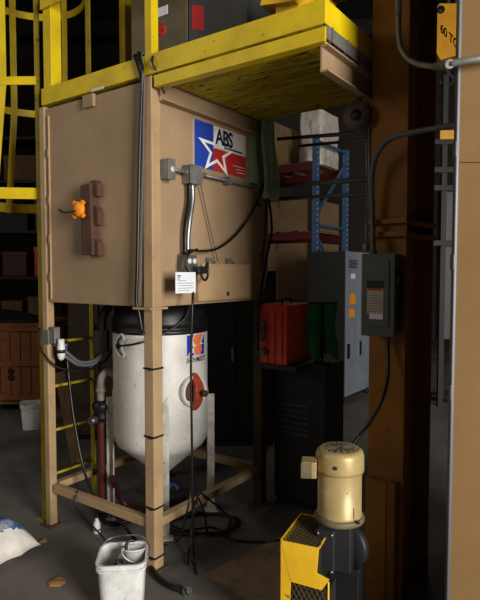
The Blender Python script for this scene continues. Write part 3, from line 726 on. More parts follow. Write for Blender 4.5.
# ------------------------------------------------------------------ things on the platform
b0_ = thing('control_cabinet', T(.45, .25, DZ), 'olive-grey steel cabinet with round red emblem sticker on the platform', 'cabinet', rz=TH)
b = MB(TM); b.box(.30, .60, .015, .46, DZ+.002, 3.45); b.build('body', 'olive', b0_, bevel=.006)
b = MB(TM); b.box(.297, .300, .16, .24, 3.07, 3.12); b.build('white_sticker', 'paper', b0_)
XR = Matrix.Translation((.3, .205, 2.99)) @ Matrix.Rotation(R(-90), 4, 'Y')
b = MB(TM); b.lathe([(.022, 0), (.034, 0), (.034, .002), (.022, .002)], XR, 20); b.lathe([(.0, 0), (.013, 0), (.013, .002), (0, .002)], XR, 16); b.build('round_sticker', 'ink_red', b0_)
b1_ = thing('grey_cabinet', T(.45, -.2, DZ), 'grey steel cabinet with a red square label on the platform, right of the olive one', 'cabinet', rz=TH)
b = MB(TM); b.box(.30, .60, -.39, .008, DZ+.002, 3.45); b.build('body', 'dark_grey', b1_, bevel=.006)
b = MB(TM); b.prism([(-.10, 2.91), (-.02, 2.94), (-.02, 3.07), (-.10, 3.04)], .297, .300, lambda x, z, h: (h, x, z)); b.build('red_label', 'ink_red', b1_)
b = MB(TM); b.prism([(-.60, 2.83), (-.78, 2.80), (-.86, 2.86), (-.78, 2.93), (-.62, 2.90)], .10, .36, lambda x, z, h: (h, x, z)); b.box(.14, .32, -.78, -.66, DZ+.002, 2.82)
tag(b.build('yellow_chute', 'yellow_guard'), 'small folded yellow sheet-metal chute on the platform near its right rail post', 'chute')
cn = at(351, 30, 3.6)
b = MB(); b.lathe([(0, 0), (.09, 0), (.10, .02), (.10, .05), (.09, .055), (.09, .10), (.10, .105), (.10, .13), (0, .14)], Matrix.Translation(T(.72, -.84, DZ+.002)), 24)
tag(b.build('steel_pail', 'dark_grey'), 'round grey steel pail on the far right corner of the platform', 'pail')

# ------------------------------------------------------------------ green cloth at the corner
def cloth(name, m, top, wid, drop, dirv, label, cat, folds=5, amp=.03, seed=0, taper=.0, thick=.006):
    d = Vector(dirv).normalized(); nrm = Vector((-d.y, d.x, 0))
    def f(u, v):
        a = amp*(0.4+.6*v)
        x = (u-.5)*wid*(1-taper*v)+.01*math.sin(v*7+seed)
        off = a*math.sin(u*folds*2*math.pi+seed+v*1.2)+.5*a*math.sin(u*folds*4.4+v*3)
        return top+d*x+nrm*off+Vector((0, 0, -v*drop*(1-.07*math.sin(u*9+seed))))
    b = MB(); b.grid(f, 60, 24); return tag(b.build(name, m, solid=thick), label, cat)
nB = TM.to_3x3() @ Vector((1, 0, 0)); nA = TM.to_3x3() @ Vector((0, 1, 0))
cl = at(259, 121, T(.98, -.08, 0).y)
cloth('hose_wrap', 'green', at(257, 121, T(1.0, -.05, 0).y), .16, .44, nB, 'folded green cloth hanging over the far top corner of the hopper face', 'cloth', 2.0, .03, 1)
cloth('hose_wrap', 'green', at(269, 121, T(1.0, -.16, 0).y), .15, .47, nB, 'green cloth strip hanging just right of the folded one at the hopper corner', 'cloth', 2.0, .03, 3)

# horizontal conduits between hopper and column
for (y0, y1, x0, r_, lab) in ((139, 132, 278, .012, 'upper of the two thin pipes above eye height between hopper and column'), (146, 139, 300, .010, 'second thin pipe just below the upper one, between hopper and column'),
                    (187, 179, 262, .016, 'thicker pipe crossing from the hopper conduit to the column'), (199, 194, 270, .011, 'lowest of the four pipes between hopper and column')):
    b = MB(); b.tube([at(x0, y0, 3.95), at(372, y1, 3.0)], r_, 10)
    tag(b.build('pipe', 'disc'), lab, 'pipe', 'pipes between hopper and column')
b = MB(); b.tube([at(367, 96, 3.05), at(367, 215, 3.05)], .007, 8); b.tube([at(378/1.0-8.5, 100, 3.0), at(369, 222, 3.0)], .007, 8)
b.lathe([(.012, 0), (.018, .0), (.018, .04), (.01, .05), (0, .05)], Matrix.Translation(at(366, 252, 3.05)), 12); b.tube([at(366, 252, 3.05), at(366.5, 215, 3.05)], .006, 8)
tag(b.build('vertical_pipe', 'galv_box'), 'pair of thin vertical pipes beside the left edge of the brown column', 'pipe')

# ------------------------------------------------------------------ brown column, switch, conduits
cl_ = thing('steel_column', T(.65, -1.12, 0), 'tall dark brown steel I-beam column between the motor and the tan panel', 'column', rz=TH)
CB, CA0, CA1, CD = .447, -1.18, -1.004, .42
b = MB(TM); b.box(CB, CB+.016, CA0, CA1, 0, 6.9); b.build('front_flange', 'brown_col', cl_, bevel=.002)
b = MB(TM); b.box(CB+CD-.016, CB+CD, CA0, CA1, 0, 6.9); b.build('rear_flange', 'brown_col', cl_, bevel=.002)
b = MB(TM); b.box(CB+.016, CB+CD-.016, (CA0+CA1)/2-.006, (CA0+CA1)/2+.006, 0, 6.9); b.build('web', 'brown_col', cl_)
for z in (1.84, 1.78):
    b = MB(TM); b.box(CB-.03, CB+CD+.01, CA0-.01, CA1+.0, z-.012, z+.012); b.build('clamp_band', 'brown_col', cl_, bevel=.003)
b = MB(TM); b.box(CB-.05, CB-.0, CA0+.02, CA1-.01, .02, .62); b.box(CB-.055, CB-.05, CA0+.06, CA0+.07, .02, .62); b.build('base_guard', 'brown_col', cl_, bevel=.003)
# disconnect switch
sw = thing('disconnect_switch', T(.39, -1.09, 1.31), 'dark grey electrical disconnect box with paper label on the brown column', 'electrical box', rz=TH)
SB, SA0, SA1, SZ0, SZ1 = .33, -1.165, -1.015, 1.315, 1.685
b = MB(TM); b.box(SB+.012, CB, SA0, SA1, SZ0, SZ1); b.build('body', 'disc', sw, bevel=.006)
b = MB(TM); b.box(SB, SB+.012, SA0-.004, SA1+.004, SZ0-.004, SZ1+.004)
dv = b.build('door', 'disc', sw, bevel=.004)
b = MB(TM); b.box(SB-.006, SB, SA0+.02, SA1-.02, SZ0+.04, SZ1-.03); b.build('raised_panel', 'disc', dv, bevel=.005)
b = MB(TM); b.box(SB-.0075, SB-.006, SA0+.045, SA1-.028, SZ0+.10, SZ0+.215); b.build('label_plate', 'pale_label', dv)
b = MB(TM); b.box(SB-.0085, SB-.0075, SA0+.045, SA1-.04, SZ0+.075, SZ0+.10); b.build('white_label', 'paper', dv)
b = MB(TM); b.box(SB-.0085, SB-.006, SA0+.045, SA1-.028, SZ0+.215, SZ0+.25); b.build('dark_label', 'ink', dv)
b = MB(TM); b.box(SB-.0088, SB-.0075, SA0+.05, SA1-.03, SZ0+.205, SZ0+.213); b.build('red_stripe', 'ink_red', dv)
b = MB(TM)
for k in range(7): b.box(SB-.0080, SB-.0075, SA0+.05, SA1-.035, SZ0+.108+.012*k, SZ0+.112+.012*k)
b.build('print_lines', 'ink_grey', dv)
b = MB(TM); b.box(SB+.05, SB+.08, SA0-.02, SA0, SZ0+.04, SZ0+.30); b.tube([(SB+.04, SA0-.012, SZ0+.30), (SB-.0, SA0-.02, SZ0+.24)], .007, 8); b.build('switch_lever', 'machine', sw, bevel=.003)
ce = T(SB+.03, SA1-.04, SZ1)
b = MB()
b.tube([ce, at(372.5, 215, 2.58), at(372, 180, 2.57), at(375, 160, 2.55), at(384, 144, 2.5), at(397, 136, 2.45), at(415, 132, 2.38), at(437, 128, 2.3), at(462, 124, 2.2)], .0125, 12, 8)
b.lathe([(.018, -.01), (.018, .02), (0, .02)], Matrix.Translation(ce), 12)
tag(b.build('conduit', 'disc'), 'bent grey conduit rising from the disconnect box and curving right past the column', 'conduit', 'conduits at the column')
b = MB()
b.tube([at(398.5, -40, 2.35), at(398.5, 0, 2.35), at(399, 36, 2.35), at(403, 52, 2.33), at(413, 62, 2.3), at(428, 66, 2.22), at(442, 66, 2.12), at(449, 64, 2.03)], .0115, 12, 8)
b.tube([at(398.5, -60, 2.35), at(398.5, 16, 2.35)], .015, 12); b.tube([at(436, 66.5, 2.15), at(450, 64, 1.95)], .016, 12)
b.tube([at(449, 64, 1.96), at(484, 58, 1.93), at(560, 46, 1.93), at(700, 25, 1.93)], .013, 12)
tag(b.build('conduit', 'galv_box'), 'bent grey conduit from above turning right across the tan panel', 'conduit', 'conduits at the column')
b = MB(); b.tube([T(SB+.06, SA0+.04, SZ0), at(388, 345, 2.55), at(388, 375, 2.5), at(382, 400, 2.45), at(368, 425, 2.46), at(352, 446, 2.44), at(342, 470, 2.43), at(340, 540, 2.43)], .008, 10)
tag(b.build('cable', 'hose'), 'dark cable sagging from the disconnect box down to the motor', 'cable')

# ------------------------------------------------------------------ tan panel on the right
tp_ = thing('tan_panel', (1.4, 2.0, 0), 'large tan steel panel with bare metal edge filling the right side', 'panel')
PX0 = at(458.5, 0, 2.0); PX1 = at(446.0, 600, 2.0)
sl = (PX0.x-PX1.x)/(PX0.z-PX1.z)
xb = PX1.x-sl*PX1.z
def shear(x, y, z): return Vector((xb+x+sl*z, y, z))
def slab(b, x0, x1, y0, y1, z0, z1):
    vs = [shear(x, y, z) for z in (z0, z1) for x, y in ((x0, y0), (x1, y0), (x1, y1), (x0, y1))]
    b._add(vs, [(0,3,2,1),(4,5,6,7),(0,1,5,4),(1,2,6,5),(2,3,7,6),(3,0,4,7)])
zs_ = at(470, 163, 2.0).z
b = MB(); slab(b, .006, 1.5, 1.99, 2.006, 0.0, zs_-.001); b.build('lower_sheet', 'tan_panel', tp_, bevel=.002)
b = MB(); slab(b, .006, 1.5, 1.99, 2.006, zs_+.001, 4.4); b.build('upper_sheet', 'tan_panel', tp_, bevel=.002)
b = MB(); slab(b, -.004, .010, 1.985, 2.010, 0, 4.4)
for zc in (at(450, 150, 2).z, at(450, 262, 2).z, at(450, 392, 2).z): slab(b, -.008, .002, 1.980, 2.012, zc-.03, zc+.03)
b.build('edge_strip', 'edge_steel', tp_, bevel=.004)

# ------------------------------------------------------------------ gear motor on yellow guarded base
mc = Vector((.424, 2.30, 0))
mo = thing('gear_motor', mc+Vector((0, 0, .36)), 'gold-painted vertical electric motor on a dark cast gearbox at the lower right', 'motor')
XM = Matrix.Translation(mc-Vector((0, 0, .012)))
def mz(y, Y=2.2): return at(340, y, Y).z
b = MB(); b.lathe([(0, .585), (.095, .585), (.095, .60), (.0925, .605), (.0925, .80), (0, .80)], XM, 48); b.build('housing', 'gold', mo)
b = MB(); b.lathe([(.093, .775), (.101, .778), (.102, .79), (.101, .845), (.096, .862), (.082, .873), (.078, .872), (.0, .872)], XM, 48); cp = b.build('fan_cover', 'gold', mo)
b = MB()
for k in range(1, 6): b.lathe([(.012*k, .872), (.012*k+.003, .875), (.012*k+.006, .872)], XM, 32)
for k in range(16):
    t = math.pi*2*k/16; b.bar(XM @ Vector((.01*math.cos(t), .01*math.sin(t), .8745)), XM @ Vector((.072*math.cos(t), .072*math.sin(t), .8745)), .004, .003)
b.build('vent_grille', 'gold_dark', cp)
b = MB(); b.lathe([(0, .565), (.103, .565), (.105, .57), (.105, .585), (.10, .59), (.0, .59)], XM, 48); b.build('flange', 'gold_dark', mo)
b = MB(); jx = at(309, 467, 2.26)
b.box(-.042, .02, -.05, .03, -.036, .032, Matrix.Translation((.418-.117, 2.27, jx.z)) @ Matrix.Rotation(R(-8), 4, 'Z')); b.build('terminal_box', 'gold', mo, bevel=.004)
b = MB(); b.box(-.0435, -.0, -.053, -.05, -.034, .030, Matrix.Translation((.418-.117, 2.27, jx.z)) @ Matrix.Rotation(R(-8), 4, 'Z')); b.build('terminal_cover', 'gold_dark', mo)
for sx, z in ((-.035, .845-.02), (.06, .60)):
    b = MB(); b.lathe([(0, 0), (.008, 0), (.008, .004), (0, .004)], Matrix.Translation(mc+Vector((sx, -math.sqrt(.1012**2-sx*sx) if z > .7 else -.093, z-.02))) @ Matrix.Rotation(R(90), 4, 'X'), 10); b.build('bolt', 'ink', mo)
b = MB(); b.box(.012, .0145, -.0945, -.092, .60, .645, XM @ Matrix.Rotation(R(20), 4, 'Z')); b.build('seam', 'gold_dark', mo)
XG = Matrix.Translation(mc-Vector((0, 0, .012))) @ Matrix.Rotation(R(-22), 4, 'Z')
b = MB(); b.box(-.075, .065, -.075, .085, .37, .567, XG); 
b.box(-.08, .0, -.09, -.075, .36, .545, XG)
gbx = b.build('gearbox', 'cast', mo, bevel=.01)
b = MB(); b.lathe([(0, -.0), (.08, 0), (.085, .01), (.085, .03), (.07, .04), (.045, .045), (.04, .055), (0, .055)], XG @ Matrix.Translation((.04, 0, .455)) @ Matrix.Rotation(R(60), 4, 'Z') @ Matrix.Rotation(R(90), 4, 'Y') @ Matrix.Rotation(R(0), 4, 'Z'), 32)
b.build('bearing_housing', 'cast', gbx)
for u in (-.07, -.012):
    for z in (.375, .53):
        b = MB(); b.lathe([(.006, 0), (.006, .006), (0, .006)], XG @ Matrix.Translation((u, -.09, z)) @ Matrix.Rotation(R(90), 4, 'X'), 8); b.build('bolt', 'galv', gbx)
# yellow guard: its face is the bright plate left of the gearbox
gd = thing('drive_guard', (.30, 2.3, 0), 'yellow sheet-metal drive guard with expanded mesh top, under and left of the gold motor', 'machine guard')
g1 = at(281.5, 541, 2.15); g2 = at(319, 549, 2.10); g3 = at(299, 513, 2.52); g4 = at(330, 520, 2.44)
zt = .50
def gp(px, py, z): return gnd(px, py, z)
A1, A2 = gp(281, 540, zt), gp(319, 548, zt)
dd = (A2-A1); dd.z = 0; ln = dd.length; dx = dd.normalized(); dy = Vector((-dx.y, dx.x, 0))
XQ = Matrix(((dx.x, dy.x, 0, A1.x), (dx.y, dy.y, 0, A1.y), (0, 0, 1, 0), (0, 0, 0, 1)))
DP = .27
b = MB(); b.prism([(0, zt), (ln*.26, zt-.165), (ln*1.08, zt-.17), (ln*1.27, zt-.12), (ln*.95, zt-.105), (ln, zt)], -.003, .003, lambda x, z, h: XQ @ Vector((x, h, z)))
b.build('front_plate', 'yellow_guard', gd, bevel=.001)
b = MB(); b.prism([(0, 0), (ln*.2, 0), (ln*.27, zt-.16), (0, zt)], -.002, .002, lambda x, z, h: XQ @ Vector((x, h, z))); b.build('corner_strip', 'yellow_guard', gd)
b = MB(); b.box(-.003, .003, 0, DP, .02, zt, XQ); b.build('side_plate', 'yellow_guard', gd, bevel=.001)
b = MB()
for p_, q_ in (((0, 0, zt), (0, DP, zt)), ((ln, 0, zt), (ln, DP, zt)), ((0, DP, zt), (ln, DP, zt)), ((ln*1.25, .0, 0), (ln*1.25, .0, zt-.13)), ((0, DP, 0), (0, DP, zt)), ((0, 0, .02), (ln*1.25, 0, .02))):
    b.bar(XQ @ Vector(p_), XQ @ Vector(q_), .006, .006)
b.build('frame', 'yellow_guard', gd)
def mesh_pan(b, w, h, fn, st, r=.0012):
    n = int((w+h*2)/st)+2
    for sgn in (1, -1):
        for k in range(-n, n+1):
            m_ = sgn*1.7; c0 = k*st*1.7
            pts = []
            for x in (0, w):
                y = m_*x+c0
                if 0 <= y <= h: pts.append((x, y))
            for y in (0, h):
                x = (y-c0)/m_
                if 0 < x < w: pts.append((x, y))
            if len(pts) >= 2 and (Vector(pts[0])-Vector(pts[1])).length > .004:
                b.bar(fn(*pts[0]), fn(*pts[1]), r*2, r*2)
b = MB(); mesh_pan(b, ln, DP, lambda x, y: XQ @ Vector((x, y, zt)), .018)
b.build('mesh_top', 'grime_yellow', gd)
b = MB(); mesh_pan(b, ln*1.25, zt-.17, lambda x, y: XQ @ Vector((x, .004, y+.01)), .022)
b.build('mesh_front', 'grime_yellow', gd)
b = MB(); b.box(.01, ln*1.2, .03, DP-.02, .02, zt-.19, XQ); b.box(.01, ln-.015, .03, DP-.02, zt-.19, zt-.02, XQ); b.build('belt_housing', 'machine', gd)
b = MB(); b.box(-.055, .075, -.06, .11, .0, .357, Matrix.Translation((.45, 2.32, 0)) @ Matrix.Rotation(R(-22), 4, 'Z'))
b.box(-.06, .10, -.065, .14, .0, .03, Matrix.Translation((.45, 2.32, 0)) @ Matrix.Rotation(R(-22), 4, 'Z'))
tag(b.build('pedestal', 'black', bevel=.006), 'dark steel pedestal carrying the gearbox of the gold motor', 'pedestal')

# ------------------------------------------------------------------ machine with red box behind
mm = thing('dark_machine', T(1.25, -.25, 0), 'dark machine cabinet with louvred side right of the hopper stand, under the red box', 'machine', rz=TH)
MX0, MX1, MA0, MA1, MZ = 1.16, 1.44, -.42, -.02, 1.0
b = MB(TM); b.box(MX0, MX1, MA0, MA1, .04, MZ); b.build('body', 'machine', mm, bevel=.01)
for i in range(6):
    b = MB(TM); b.box(MX0-.008, MX0, MA0+.12, MA0+.34, .50+i*.04, .512+i*.04); b.build('louvre', 'dark_grey', mm)
b = MB(TM); b.box(MX0+.02, MX1-.02, MA0+.02, MA1-.02, 0, .04); b.build('plinth', 'ink', mm)
b = MB(TM); b.box(.97, MX0+.02, MA0+.12, MA1-.02, MZ-.03, MZ); b.build('top_tray', 'machine', mm)
RB, RB1, RA, RA1, RZ0, RZ1 = .985, 1.33, -.225, -.015, 1.0, 1.395
rbx = thing('red_box', T(1.15, -.12, RZ0), 'red steel tool box with grey latch fittings beside the far end of the hopper', 'box', rz=TH)
b = MB(TM); b.box(RB, RB1, RA, RA1, RZ0, RZ1-.03)
for k in range(3): b.box(RB-.010, RB, RA+.03+.055*k, RA+.042+.055*k, RZ0, RZ1-.04)
b.build('body', 'red', rbx, bevel=.012)
b = MB(TM); b.box(RB-.008, RB1+.005, RA-.008, RA1+.005, RZ1-.05, RZ1+.0); b.build('lid', 'red', rbx, bevel=.008)
b = MB(TM); b.box(RB-.02, RB, RA1-.05, RA1-.025, RZ0+.16, RZ0+.28); b.tube([(RB-.02, RA1-.04, RZ0+.25), (RB-.05, RA1-.04, RZ0+.2), (RB-.02, RA1-.04, RZ0+.15)], .008, 8); b.build('latch', 'galv_box', rbx)
b = MB(TM); b.lathe([(0, 0), (.026, 0), (.026, .03), (.018, .04), (0, .04)], Matrix.Translation((RB-.0, RA1-.045, RZ0+.08)) @ Matrix.Rotation(R(-90), 4, 'Y'), 16); b.build('round_fitting', 'galv_box', rbx)
b = MB(TM); b.tube([((RB+RB1)/2-.06, (RA+RA1)/2, RZ1), ((RB+RB1)/2-.05, (RA+RA1)/2, RZ1+.03), ((RB+RB1)/2+.05, (RA+RA1)/2, RZ1+.03), ((RB+RB1)/2+.06, (RA+RA1)/2, RZ1)], .007, 8); b.build('handle', 'machine', rbx)
p1 = T(1.22, -.36, 1.40)
nG = Vector((1, .15, 0)).normalized()
cloth('green_rag', 'green_shirt', p1, .19, .36, nG, 'dark green cloth hanging beside the red box in front of the grey cabinet', 'cloth', 1.7, .028, 2, -.15)
b = MB(); b.tube([Vector((p1.x, p1.y, MZ)), p1], .009, 8); b.bar(p1-nG*.1, p1+nG*.1, .02, .015); b.lathe([(.06, 0), (.06, .01), (0, .015)], Matrix.Translation((p1.x, p1.y, MZ)), 20)
tag(b.build('cloth_stand', 'machine'), 'thin dark stand holding up the green cloth', 'stand')

# grey cabinet
cb = TM.inverted() @ gnd(344, 405)
gc = thing('machine_cabinet', gnd(344, 405), 'tall light grey cabinet with orange tags on its front, behind the disconnect box', 'cabinet', rz=TH)
CZ = 1.86
b = MB(TM); b.box(cb.x, cb.x+.85, cb.y, cb.y+.52, .06, CZ); b.build('body', 'machine', gc, bevel=.008)  # body darker than the doors: shade of the unlit side put into its colour
b = MB(TM); b.box(cb.x-.0, cb.x+.36, cb.y-.02, cb.y, .10, CZ-.0); dl = b.build('door', 'grey_cab', gc, bevel=.004)
b = MB(TM); b.box(cb.x+.365, cb.x+.85, cb.y-.02, cb.y, .10, CZ-.0); d2 = b.build('door', 'grey_cab', gc, bevel=.004)
b = MB(TM)
for k in range(6): b.box(cb.x+.06, cb.x+.30, cb.y-.024, cb.y-.02, CZ-.20+.018*k, CZ-.19+.018*k)
b.build('vent_slots', 'ink', dl)
b = MB(TM); b.box(cb.x+.12, cb.x+.24, cb.y-.023, cb.y-.02, CZ-.33, CZ-.27); b.build('label', 'paper', dl)
for z0_, z1_, u in ((CZ-.64, CZ-.50, .10), (CZ-.80, CZ-.68, .08)):
    b = MB(TM); b.prism([(cb.x+u, z0_), (cb.x+u+.15, z0_), (cb.x+u+.15, z1_-.05), (cb.x+u+.07, z1_), (cb.x+u, z1_-.03)], cb.y-.024, cb.y-.02, lambda x, z, h: (x, h, z)); b.build('orange_tag', 'orange', dl)
b = MB(TM); b.box(cb.x+.03, cb.x+.10, cb.y-.028, cb.y-.02, CZ-1.30, CZ-1.12); b.build('handle', 'ink', dl)
b = MB(TM); b.box(cb.x+.40, cb.x+.45, cb.y-.028, cb.y-.02, CZ-1.3, CZ-1.12); b.build('handle', 'ink', d2)
for u, v in ((.05, .05), (.8, .05), (.05, .47), (.8, .47)):
    b = MB(TM); b.lathe([(.03, 0), (.03, .06), (0, .06)], Matrix.Translation((cb.x+u, cb.y+v, 0)), 12); b.build('foot', 'ink', gc)

# ------------------------------------------------------------------ pallet rack beyond
rk0 = TM.inverted() @ at(315, 300, 7.5)
RX, RY = rk0.x, rk0.y
rk = thing('pallet_rack', T(RX, RY, 0), 'blue pallet rack with dark red beams standing behind the grey cabinet', 'rack', rz=TH)
HT = 3.42
def upright(y):
    for x in (RX, RX+.95):
        b = MB(TM); b.box(x-.04, x+.04, y-.035, y+.035, 0, HT)
        up = b.build('upright', 'blue', rk)
        b = MB(TM); z = .2
        while z < HT-.05: b.box(x-.02, x-.008, y-.0365, y-.035, z, z+.03); z += .075
        b.build('punched_holes', 'swhite', up)
    b = MB(TM)
    for (xa, za, xc, zc) in ((RX, .3, RX+.95, .3), (RX, .35, RX+.95, 1.2), (RX+.95, 1.25, RX, 2.09), (RX, 2.25, RX+.95, 2.25), (RX, 2.39, RX+.95, 3.25), (RX, HT-.05, RX+.95, HT-.05)):
        b.bar((xa, y-.02, za), (xc, y-.02, zc), .03, .035)
    b.build('bracing', 'blue', rk)
upright(RY); upright(RY+2.4)
for z in (1.15, 2.12, 3.06):
    for x in (RX, RX+.95):
        b = MB(TM); b.box(x-.03, x+.03, RY+.035, RY+2.365, z-.06, z+.05); b.build('beam', 'dark_red', rk)
    b = MB(TM)
    for k in range(8): b.box(RX-.02, RX+.97, RY+.1+k*.29, RY+.26+k*.29, z+.05, z+.065)
    b.build('shelf_boards', 'wood2', rk)
def carton(x0, x1, y0, y1, z0, z1, label, m='carton'):
    t = thing('carton', T((x0+x1)/2, (y0+y1)/2, z0), label, 'box', 'cartons on the rack', TH)
    b = MB(TM); b.box(x0, x1, y0, y1, z0, z1); b.build('box', m, t, bevel=.006)
    b = MB(TM); b.box(x0-.001, x1+.001, (y0+y1)/2-.03, (y0+y1)/2+.03, z1-.0, z1+.002); b.box(x0-.002, x0, (y0+y1)/2-.03, (y0+y1)/2+.03, z1-.1, z1); b.build('tape', 'tan_dim', t)
carton(RX+.05, RX+.9, RY+.08, RY+1.15, 2.187, 2.62, 'tan carton on the rack shelf above the dark red beam, left of the blue upright')
carton(RX+.05, RX+.9, RY+1.25, RY+2.2, 2.187, 2.5, 'lower tan carton next along that rack shelf, farther from the blue upright')
carton(RX+.05, RX+.9, RY+.08, RY+1.2, 1.217, 2.02, 'tall tan carton on the shelf below the dark red beam, left of the blue upright')
carton(RX+.05, RX+.9, RY+1.3, RY+2.2, 1.217, 1.8, 'brown carton on the lowest visible shelf, behind the hopper end', 'wood2')
carton(RX+.05, RX+.9, RY+.7, RY+1.5, 3.127, 3.75, 'brown carton left of the wrapped load on the upper rack shelf', 'wood2')
# wrapped load
X = Matrix.Translation(T(RX+.62, RY+.27, 3.13)) @ Matrix.Rotation(TH, 4, 'Z')
b = MB()
def wrapf(u, v):
    t = u*2*math.pi; c, s_ = math.cos(t), math.sin(t)
    k = 1/max(abs(c), abs(s_)); k = min(k, 1.28)
    rr = 1.0+.03*math.sin(v*11)+.05*noise.noise(Vector((c*3, s_*3, v*6)))
    if v > .95: rr *= (1-v)/.05*.9+.02
    return X @ Vector((c*k*.29*rr, s_*k*.19*rr, v*.84*(1+.03*s_)))
b.grid(wrapf, 72, 28); tag(b.build('wrapped_load', 'wrap'), 'pale load in crumpled stretch wrap on the upper rack shelf', 'package')
sp = T(.60, PA0+.035, 2.36)
XS = Matrix.Translation(T(.43, PA0+.04, 2.345)) @ (-nB-Vector((0, 0, 0))).to_track_quat('Z', 'Y').to_matrix().to_4x4()
st = thing('cable_reel', T(.43, PA0+.04, 2.28), 'small brown round cable reel hanging under the right end beam of the platform', 'reel')
b = MB(); b.lathe([(.02, -.03), (.066, -.03), (.066, -.025), (.045, -.025), (.045, .025), (.066, .025), (.066, .03), (.02, .03)], XS, 40); b.build('flange', 'tan_dim', st)
b = MB(); b.lathe([(0, .03), (.026, .03), (.026, .038), (0, .038)], XS, 24); b.build('hub', 'ink', st)
b = MB(TM); b.box(.42, .44, PA0+.03, PA0+.05, 2.345, 2.434); b.build('bracket', 'machine', st)
b = MB(); b.tube([T(.52, PA0+.04, 2.434), at(369, 106, 2.82), at(367, 118, 2.82), at(361, 125, 2.82), at(352, 129, 2.82)], .004, 8); b.tube([at(366, 110, 2.84), at(364, 120, 2.84), at(357, 126, 2.84)], .003, 8)
tag(b.build('cable', 'galv_box'), 'pale curled cable end hanging beside the brown column below the platform', 'cable')

# ------------------------------------------------------------------ left background
kc_ = gnd(38, 412)
cr = thing('wooden_crate', Vector((kc_.x-.6, kc_.y+.4, 0)), 'reddish wooden crate with two plank tiers on a pallet at the far left', 'crate')
x1_ = kc_.x+.05; x0_ = x1_-1.3; y0_ = kc_.y; y1_ = y0_+.9
def zl(py): return at(10, py, y0_).z
b = MB()
for k in range(3): b.box(x0_+k*.6, x0_+k*.6+.1, y0_, y1_, 0, .09)
b.box(x0_, x1_, y0_, y1_, .09, .12); b.build('pallet', 'wood2', cr)
H = zl(325)
b = MB(); b.box(x0_+.03, x1_-.03, y0_+.03, y1_-.03, .12, H-.02)
n_ = 11
for k in range(n_):
    xk = x0_+(x1_-x0_)*k/n_; b.box(xk, xk+(x1_-x0_)/n_-.008, y0_+.005, y0_+.03, .13, H-.03)
b.build('planks', 'wood', cr, bevel=.003)
b = MB()
for z_ in (.14, H*.53, H-.07): b.box(x0_-.01, x1_+.01, y0_-.02, y0_+.005, z_, z_+.06)
b.build('battens', 'wood', cr, bevel=.003)
b = MB(); b.box(x0_-.02, x1_+.02, y0_-.03, y1_+.02, H-.02, H+.02); b.build('lid', 'wood', cr, bevel=.004)
b = MB()
for x in (x1_-.35,):
    for k in range(2): b.lathe([(.025, -.0), (.038, .0), (.038, .006), (.025, .006)], Matrix.Translation((x, y0_-.001, .40+.075*k)) @ Matrix.Rotation(R(90), 4, 'X'), 16)
b.build('stencil_mark', 'ink', cr)
b = MB(); b.grid(lambda u, v: Vector((x0_+.2+u*1.0, y0_+.05+v*.6, H+.032+.12*math.sin(u*3.1)*math.sin(v*3.1)+.02*noise.noise(Vector((u*6, v*6, 0))))), 24, 16)
tag(b.build('tarpaulin', 'machine', solid=.01), 'dark rumpled sheet lying on top of the wooden crate', 'sheet')
sh = thing('storage_shelf', Vector((x0_+.4, y1_+1.2, 0)), 'dark steel storage shelf behind the wooden crate', 'shelf')
sy0 = y1_+.6; sy1 = sy0+.6; sx0, sx1 = -4.6, -2.3
for x in (sx0, sx1-.05):
    for y in (sy0, sy1-.05):
        b = MB(); b.box(x, x+.05, y, y+.05, 0, 3.6); b.build('upright', 'machine', sh)
for z in (.9, 1.55, 2.2, 2.9, 3.5):
    b = MB(); b.box(sx0, sx1, sy0, sy1, z-.04, z); b.build('shelf_board', 'machine', sh)
k = 0
for (x, z, wd, h, m, lab) in ((-3.25, .9, .3, .3, 'carton', 'tan carton on the dark shelf just above the crate'), (-2.85, .9, .35, .36, 'wood2', 'brown carton on the dark shelf just above the crate, nearer the ladder'), (-3.2, 1.55, .35, .35, 'dark_red', 'dark red case on the middle board of the dark shelf'),
        (-2.78, 1.55, .28, .42, 'red', 'red case on the middle board nearest the ladder'), (-3.2, 2.2, .4, .3, 'machine', 'black case on the upper board of the dark shelf'), (-2.75, 2.2, .3, .45, 'dark_grey', 'grey case on the upper board nearest the ladder cage'), (-3.1, 2.9, .45, .35, 'carton', 'carton on the high board behind the ladder cage')):
    z += .002; t = thing('storage_case', Vector((x, sy0+.25, z)), lab, 'box', 'cases on the dark shelf')
    b = MB(); b.box(x-wd/2, x+wd/2, sy0+.05, sy0+.45, z, z+h-.05); b.build('box', m, t, bevel=.01)
    b = MB(); b.box(x-wd/2-.005, x+wd/2+.005, sy0+.045, sy0+.455, z+h-.06, z+h); b.build('lid', m, t, bevel=.006)
# grey locker behind the ladder
lk = at(88, 400, 5.2)
t = thing('steel_locker', Vector((lk.x, 5.4, 0)), 'dull brown-grey steel locker standing behind the ladder and pot', 'locker', rz=R(5))
b = MB(); b.box(lk.x-.18, lk.x+.42, 5.2, 5.7, .05, 2.0); b.build('body', 'tan_dim', t, bevel=.006)
for u in (0, .3):
    b = MB(); b.box(lk.x-.17+u, lk.x+.11+u, 5.185, 5.2, .08, 1.97); d_ = b.build('door', 'tan_dim', t, bevel=.003)
    b = MB(); b.box(lk.x+.06+u, lk.x+.08+u, 5.165, 5.185, 1.0, 1.12); b.build('handle', 'galv_box', d_)
b = MB(); b.box(lk.x-.16, lk.x+.4, 5.22, 5.68, 0, .05); b.build('plinth', 'ink', t)
dcx0, dcx1 = at(198, 300, 5.0).x, at(276, 300, 5.0).x
dc = thing('dark_backing_cabinet', Vector(((dcx0+dcx1)/2, 5.25, 0)), 'added black cabinet keeping the view directly behind the white pot dark', 'cabinet')
